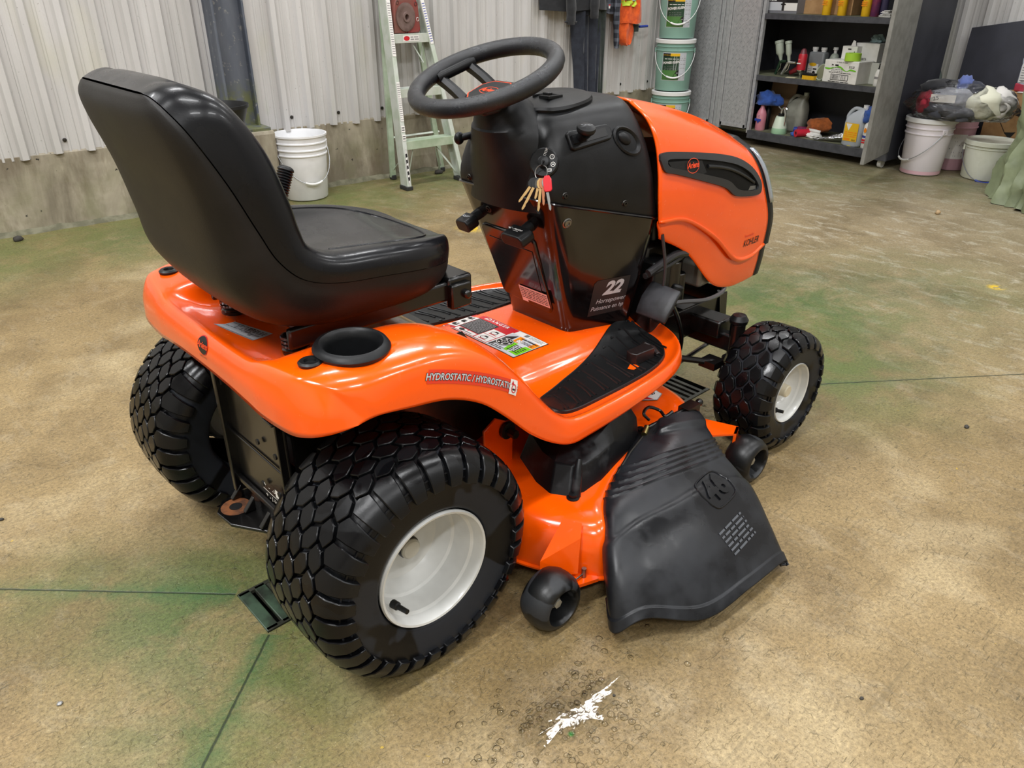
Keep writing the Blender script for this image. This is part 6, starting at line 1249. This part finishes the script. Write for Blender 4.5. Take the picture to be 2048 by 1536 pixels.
t = item('foil_tube', 'red cardboard tube lying open end forward on the bottom shelf', 'tube', 2.085, 4.83, Z1+.027, 0); M_ = frame((-.055, .012, 0), (.9, -.45, .02)); mb = MB(); mb.lathe([(.012, .01), (.012, 0), (.027, 0), (.027, .14), (.0001, .14)], 28, M_); mb.build('tube_body', pm('tube_red', 'C8283C', .4), t, smooth=40); mb = MB(); mb.lathe([(.0001, .004), (.012, .004)], 20, M_); mb.build('tube_bore', BLACK, t)
t = item('cloth', 'small dark blue rag beside the red tube', 'cloth', 2.135, 4.82, Z1); lump(t, 'cloth_body', BLUC, (.03, .035, .018), 9, .4)
t = item('rag', 'orange brown shop rag heaped on the bottom shelf', 'rag', 1.955, 4.97, Z1+.03); lump(t, 'rag_cloth', cloth_mat('rust_orange_rag', 'B5622A', '95501F'), (.06, .085, .055), 11, .4, 3)
t = item('glove', 'pair of white work gloves lying under the orange rag', 'gloves', 1.985, 4.87, Z1); 
for k in range(3): mb = MB(); mb.tube(curve([(0, .05-.004*k, .012+.018*k), (-.01, 0, .014+.018*k), (.01, -.05, .010+.016*k)], 8), .012, 8, flat=.7); mb.build('glove_finger', CARTW, t)
lump(t, 'glove_palm', CARTW, (.05, .06, .022), 14, .3)
t = item('foil_bag', 'crumpled silver foil bag at the front of the bottom shelf', 'bag', 1.845, 4.82, Z1); FOIL = pm('foil', 'C4C5C8', .22, .9, bump=(40, .8, .006)); rows = []
for i in range(9): f = i/8; rows.append([Vector((-.045+.05*f+.006*math.sin(j*1.7+i), .095-.21*f+.012*math.sin(j), .008+.042*f*(1-(j/7-.5)**2)+.012*math.sin(i*1.3+j*2.1)*f+.03*f*(j/7))) + Vector((.06*(j/7)*(.4+.6*f), 0, 0)) for j in range(8)])
mb = MB(); mb.grid(rows); mb.build('foil_sheet', FOIL, t, smooth=25, solid=.006)
t = item('jug', 'clear jug with yellow label and pale oil on the bottom shelf', 'jug', 1.66, 4.81, Z1); jug(t, .145, .10, .275, pm('clear_jug_plastic', 'C3C9CF', .3, trans=.2), LIDW); lathe_part(t, 'oil', [(.05, .001), (.05, .04)], pm('pale_oil', 'B8B276', .3)); D = front(t, -.0515, 0, 0); D.rect(-.052, .035, .05, .155, ye, 0); D.poly([(-.045, .15), (.0, .15), (-.02, .105)], wh, 1); D.lines(-.045, .06, .045, .10, 3, am, 1, .5); D.bars(.005, .038, .045, .050, 10, bk, 1); D.rect(-.045, .04, .0, .055, am, 1); D.build('jug_label', PAL, t)
t = item('bottle', 'white bottle with blue band beside the open door on the bottom shelf', 'bottle', 1.555, 4.80, Z1); lathe_part(t, 'bottle_body', [(.034, 0), (.036, .004), (.036, .15), (.02, .185), (.014, .20)], CARTW); lathe_part(t, 'blue_band', [(.0364, .07), (.0364, .085)], BLUEP); lathe_part(t, 'bottle_cap', [(.016, .20), (.016, .225), (.0001, .226)], BLUEP); D = Decal((-.039, 0, .12), (0, -1, 0), (0, 0, 1)); D.oval(-.008, 0, .010, .016, am, 0); D.rect(-.02, -.07, .012, -.058, rd, 0); D.rect(-.02, -.085, .012, -.075, rd, 0); D.build('bottle_print', PAL, t)
t = item('cloth', 'dark blue cloth hanging over the bottle beside the open door', 'cloth', 1.555, 4.815, Z1+.165); lump(t, 'cloth_body', BLUC, (.055, .055, .065), 21, .4)
# right hand corner ------------------------------------------------------------------
bg = put('laundry_bag', 'clear plastic bag of folded rags lying on top of two buckets', 'bag', 4.885, .955, .362, math.atan2(.4, .92)*1.0+math.radians(0))
bg.rotation_euler = (0, 0, TH+math.atan2(.4, .92)); CB = [('red_rag', 'A3263A', (.085, .055, .085), (-.02, .20, .03)), ('charcoal_rag', '3A3C44', (.10, .12, .06), (-.05, .10, .01)), ('grey_rag', '8A8C93', (.07, .13, .075), (-.04, .07, .075)), ('black_rag', '232429', (.10, .16, .06), (.03, .09, .13)), ('cream_rag', 'DAD9C4', (.11, .12, .11), (-.02, -.13, .02)), ('white_rag', 'D9D5D0', (.10, .09, .10), (.0, -.20, .03)), ('slate_rag', '4B4D55', (.08, .10, .05), (-.07, .0, .0)), ('blue_rag', '5C6CA8', (.045, .045, .055), (-.02, .01, .17)), ('navy_rag', '2B2F3E', (.05, .06, .04), (-.03, -.05, .165))]
for k, (n_, c_, s_, l_) in enumerate(CB): lump(bg, 'folded_rag', cloth_mat(n_, c_), s_, 30+k, .28, 3, loc=l_)
def m_film():
    q = NT('clear_film'); n = q.bump(q.noise(9, 4, .7, vec=q.map(q.co(), rot=(0, .5, .6), sc=(1, .35, 1)), dist=1.2), 1., .03)
    tr = q.new('ShaderNodeBsdfTransparent'); gl = q.new('ShaderNodeBsdfGlossy'); gl.inputs['Roughness'].default_value = .10; q.l.new(n, gl.inputs['Normal'])
    fr = q.new('ShaderNodeFresnel'); fr.inputs[0].default_value = 1.35; q.l.new(n, fr.inputs['Normal']); ms = q.new('ShaderNodeMixShader'); q.l.new(q.math('MULTIPLY', fr.outputs[0], 2.2, True), ms.inputs[0]); q.l.new(tr.outputs[0], ms.inputs[1]); q.l.new(gl.outputs[0], ms.inputs[2])
    q.l.new(ms.outputs[0], q.n['Material Output'].inputs[0]); return q.m
lump(bg, 'bag_film', m_film(), (.160, .305, .135), 77, .16, 4, fq=2.6)
D = Decal((-.125, .10, .125), (0, -1, 0), (-.35, 0, 1)); D.rect(-.08, -.02, .06, .03, wh, 0); D.text('25', -.05, .004, .035, bk, 1, rot=.3); D.build('bag_print', PAL, bg)
t = put('board', 'large black sheet leaning on the corrugated wall behind the buckets', 'board', 5.345, .7, 0); mb = MB(); mb.prism([(.53, 0), (.53, .865), (-.9, 1.12), (-.9, 0)], -.008, .008, Matrix(((math.cos(.06)*0, math.sin(.06), 1, 0), (1, 0, 0, 0), (0, 1, 0, 0), (0, 0, 0, 1)))); mb.build('sheet', pm('black_sheet', '3A3B44', .55, col2='33343C', vs=6), t, bevel=.002)
t = put('cardboard_box', 'brown cardboard box with black arrow marks in the right corner', 'box', 5.268, .725, 0); carton(t, .40, .12, .515, CARD)
D = Decal((-.0605, .04, .33), (0, -1, 0), (0, 0, 1)); D.poly([(-.02, .05), (.03, .085), (.06, .05), (.055, .04), (.02, .05)], bk, 0); D.poly([(-.02, -.06), (.03, -.055), (.05, -.05), (.02, -.10)], bk, 0); D.rect(-.055, -.004, -.05, .004, bk, 0)
for p, q in (((-.06, 0), (.0, .07)), ((-.06, 0), (-.01, -.07))):
    d_ = Vector((q[0]-p[0], q[1]-p[1], 0)).normalized()*.002; D.poly([(p[0]-d_.y, p[1]+d_.x), (p[0]+d_.y, p[1]-d_.x), (q[0]+d_.y, q[1]-d_.x), (q[0]-d_.y, q[1]+d_.x)], bk, 0)
D.build('arrow_print', PAL, t); mb = MB(); mb.box((-.02, -.06, .5165), (.09, .22, .003)); mb.build('paper_sheet', CARTW, t)
t = put('jug', 'white jug with red liquid standing on the cardboard box', 'jug', 5.275, .745, .518, .0); jug(t, .13, .095, .27, pm('white_jug_plastic', 'C9CEDA', .4), LIDW, 1); mb = MB(); mb.box((0, 0, .025), (.097, .132, .05)); mb.build('red_liquid', pm('red_liquid', 'B23A4C', .3), t, bevel=.01); D = front(t, -.0495, 0, 0); D.rect(-.05, .055, .055, .165, wh, 0); D.lines(-.045, .06, .05, .15, 6, gy, 1, .35); D.bars(-.045, .058, -.015, .068, 7, bk, 2); D.build('jug_label', PAL, t)
t = put('hose', 'short dark green hose bent out beside the cabinet', 'hose', 5.30, 1.42, 0); mb = MB(); mb.tube(curve([(0, .0, 0), (0.02, .03, .5), (0, .04, .72), (-.02, -.02, .69), (-.04, -.10, .60), (-.05, -.13, .50), (-.05, -.12, .36)], 30), .014, 10); mb.build('hose_tube', pm('dark_hose', '3A443E', .5), t)
# tarpaulin draped over something tall at the right edge
from mathutils import noise as nz_
TARP = pm('green_tarpaulin', '8A9474', .42, col2='757E62', vs=5, bump=(18, .3, .006)); t = put('tarpaulin', 'creased olive green tarpaulin draped to the floor at the right edge', 'tarpaulin', 4.74, .155); rows = []
for i in range(61):
    f = i/60; z = 1.30*(1-f)
    rb = (.36*math.sqrt(max(0, 1-((z-.75)/.56)**2)) if z > .95 else .335)+.05*max(0, .42-z)/.42
    row = []
    for j in range(120):
        a = 2*PI*j/120; c = Vector((math.cos(a), math.sin(a), 0))
        k = nz_.noise(Vector((c.x*2.4, c.y*2.4, z*1.3)))*.055+abs(nz_.noise(Vector((c.x*4+3, c.y*4, z*3.2+1))))*.05*(.6+f*.5)+.028*(1-min(1, abs(nz_.noise(Vector((c.x*5.5, c.y*5.5+z*2, z*5+7)))*3.2)))+.02*math.sin(a*13+5*nz_.noise(Vector((c.x, c.y, z*2))))*f
        row.append(c*(rb+k)+Vector((0, 0, max(z+(.03*nz_.noise(c*5) if i > 55 else 0), .003))))
    rows.append(row)
mb = MB(); mb.grid(rows, cv=True, cap0=True); mb.build('tarp_sheet', TARP, t, smooth=45)
# keys hanging in the ignition ----------------------------------------------------------
t = thing('key_bunch', 'bunch of keys with a red tag hanging from the ignition switch', 'keys', IGN+IGNn*.014); KEYS = t; t.scale = (.8, .8, .8)
k0 = Vector((0, 0, 0)); out_ = IGNn*.012; dn_ = (Vector((0, 0, -1))-IGNn*(-IGNn.z)).normalized(); sd = IGNn.cross(dn_).normalized()
def kp(x, y, h): return sd*x+dn_*y+IGNn*h
mb = MB(); mb.prism([(-.006,-.012),(.006,-.012),(.009,0),(.006,.012),(-.006,.012),(-.009,0)], -.002, .002, frame(kp(0, .006, .0), sd, dn_)); mb.cyl(kp(0, 0, -.008), kp(0, 0, .004), .004); mb.build('ignition_key', PLD, t, bevel=.001)
mb = MB(); mb.tube([kp(.017*math.cos(a), .030+.019*math.sin(a), .006+.004*math.cos(a)) for a in [k*PI/12 for k in range(24)]], .0012, 6, closed=True); mb.build('split_ring', STEEL, t)
KM = [PLD, DSTEEL, STEEL, pm('brass_key', 'A98A5C', .4, .9), pm('copper_key', 'A06A4C', .4, .9), PLD]
for k, (x0, ang, ln, hd, bm_) in enumerate(((-.012, .55, .075, .012, 0), (-.006, .38, .09, .011, 0), (.0, .12, .055, .011, 1), (.004, -.02, .085, .011, 3), (.008, -.16, .070, .010, 4), (.014, -.30, .085, .010, 2))):
    d_ = (dn_*math.cos(ang)-sd*math.sin(ang)).normalized(); s_ = d_.cross(IGNn).normalized(); p0 = kp(x0, .046, .004+.003*k)
    M_ = Matrix(((s_.x, d_.x, IGNn.x, p0.x), (s_.y, d_.y, IGNn.y, p0.y), (s_.z, d_.z, IGNn.z, p0.z), (0, 0, 0, 1)))
    mb = MB(); mb.prism([(-hd*.5, 0), (hd*.5, 0), (hd, .008), (hd, .018), (hd*.6, .026), (-hd*.6, .026), (-hd, .018), (-hd, .008)], 0, .0022, M_); ky = mb.build('key_bow', KM[bm_], t, bevel=.0006)
    mb = MB(); mb.prism([(-.0035, .024), (.0035, .024), (.0035, ln-.004), (.0005, ln), (-.0018, ln-.004), (-.0032, ln-.012), (-.0018, ln-.018), (-.0035, ln-.026)], .0004, .002, M_); mb.build('key_blade', KM[bm_] if bm_ > 1 else KM[3], ky)
p0 = kp(.020, .044, .020); d_ = (dn_-sd*(-.2)).normalized(); s_ = d_.cross(IGNn).normalized(); M_ = Matrix(((s_.x, d_.x, IGNn.x, p0.x), (s_.y, d_.y, IGNn.y, p0.y), (s_.z, d_.z, IGNn.z, p0.z), (0, 0, 0, 1)))
mb = MB(); mb.prism([(-.006, -.004), (.006, -.004), (.011, .006), (.011, .032), (.007, .037), (-.007, .037), (-.011, .032), (-.011, .006)], 0, .005, M_); mb.build('key_tag', pm('tag_red', 'D3232F', .3, coat=.3), t, bevel=.0015)
# water on the floor, small litter ---------------------------------------------------------
def m_water(name, sc, st):
    q = NT(name); n = q.bump(q.noise(sc, 3), st, .004); tr = q.new('ShaderNodeBsdfTransparent'); gl = q.new('ShaderNodeBsdfGlossy'); gl.inputs['Roughness'].default_value = .03; q.l.new(n, gl.inputs['Normal'])
    tr.inputs[0].default_value = (.97, .97, .96, 1); fr = q.new('ShaderNodeFresnel'); fr.inputs[0].default_value = 1.33; q.l.new(n, fr.inputs['Normal']); ms = q.new('ShaderNodeMixShader'); q.l.new(fr.outputs[0], ms.inputs[0]); q.l.new(tr.outputs[0], ms.inputs[1]); q.l.new(gl.outputs[0], ms.inputs[2])
    q.l.new(ms.outputs[0], q.n['Material Output'].inputs[0]); return q.m
WATER = m_water('water', 20, .0); rr = random.Random(12); mb = MB()
def dome(x, y, r, h, seg=12):
    rows = [[Vector((x+r*k*math.cos(a)*(1+.12*math.sin(2*a+x*90)), y+r*k*math.sin(a)*(1+.10*math.sin(3*a+y*70)), h*(1-k*k)**.6+.0004)) for a in [2*PI*q/seg for q in range(seg)]] for k in (1, .92, .7, .4)]
    mb.grid(rows, cv=True, cap1=True)
n = 0
while n < 520:
    a = rr.gauss(0, 1); b = rr.gauss(0, 1); x = .085+.085*a+.02*b; y = -.675-.022*a+.050*b
    if rr.random() < .15: x, y = rr.uniform(-.1, .45), rr.uniform(-.9, -.6)
    r = .0014+.0058*rr.random()**2.0; dome(x, y, r, r*.42, 10 if r < .003 else 14); n += 1
for k in range(60): x, y = 1.13+.14*rr.random(), -.19-.08*rr.random(); dome(x, y, .002+.006*rr.random()**2, .0018)
wd = mb.build('water_droplets', WATER, smooth=60, weld=False, kind='stuff'); tag(wd, 'scattered water droplets on the floor in front of the discharge chute', 'water')
def m_pud():
    return m_water('puddle_water', 22, .16)
rows = []; 
for k in (1, .97, .9, .6, .2):
    rows.append([Vector((.098+(.125*k)*math.cos(a)*(1+.16*math.sin(3*a+1)+.10*math.sin(7*a)+.05*math.sin(13*a)), -.679+(.042*k)*math.sin(a)*(1+.25*math.sin(4*a+.5)+.14*math.sin(9*a))-.10*(.105*k)*math.cos(a), .0004+.0012*(1-k**6))) for a in [2*PI*q/80 for q in range(80)]])
mb = MB(); mb.grid(rows, cv=True, cap1=True); PUD = o = mb.build('puddle', m_pud(), smooth=70, weld=False); tag(o, 'thin puddle of water shining on the floor at the bottom of the picture', 'puddle')
PB = pm('dark_pebble', '3B3833', .8); PT = pm('tan_pebble', 'A98F6A', .7); WC = pm('metal_chip', '9A9A98', .4, .4)
def peb(lab, x, y, s, m, nm='pebble', seed=1, hz=.6): t = thing(nm, lab, 'debris', (x, y, 0)); lump(t, nm+'_body', m, (s, s*.8, s*hz), seed, .35, 2)
def fp(px): return px
for lab, x, y, s, m, nm, sd, hz in (('dark stone lying by the foot of the kerb at the left', .085, 3.05, .022, PB, 'pebble', 1, .7), ('dark lump of dirt on the floor behind the step ladder', 2.53, 2.84, .032, PB, 'pebble', 2, .5), ('small tan stone on the far floor below the short ivory pail', 3.957, .194, .016, PT, 'pebble', 3, .9),
    ('small dark crumb on the floor beyond the tractor hood', 3.48, .96, .014, PB, 'pebble', 4, .6), ('shiny metal chip on the floor at the lower left', -.555, -.05, .0055, WC, 'metal_chip', 5, .5), ('tiny black crumb on the floor at the lower right', .505, -1.007, .004, PB, 'pebble', 6, .6), ('tiny black crumb beside the shining puddle', .183, -.703, .003, PB, 'pebble', 7, .6), ('dark crumb on the floor right of the front wheel', 1.644, -.779, .008, PB, 'pebble', 8, .6), ('black crumb on the floor at the left edge', -.506, .612, .006, PB, 'pebble', 9, .6)):
    peb(lab, x, y, s, m, nm, sd, hz)
# turn the tractor and what was laid out along its axes to where they stand in the room
T.rotation_euler = (0, 0, TURN); PEB = [q for q in COL.objects if q.parent is None and q.name.split('.')[0] in ('pebble', 'metal_chip')]
for q in [wd, PUD, KEYS]+PEB:
    q.location = G @ q.location; q.rotation_euler.z += TURN
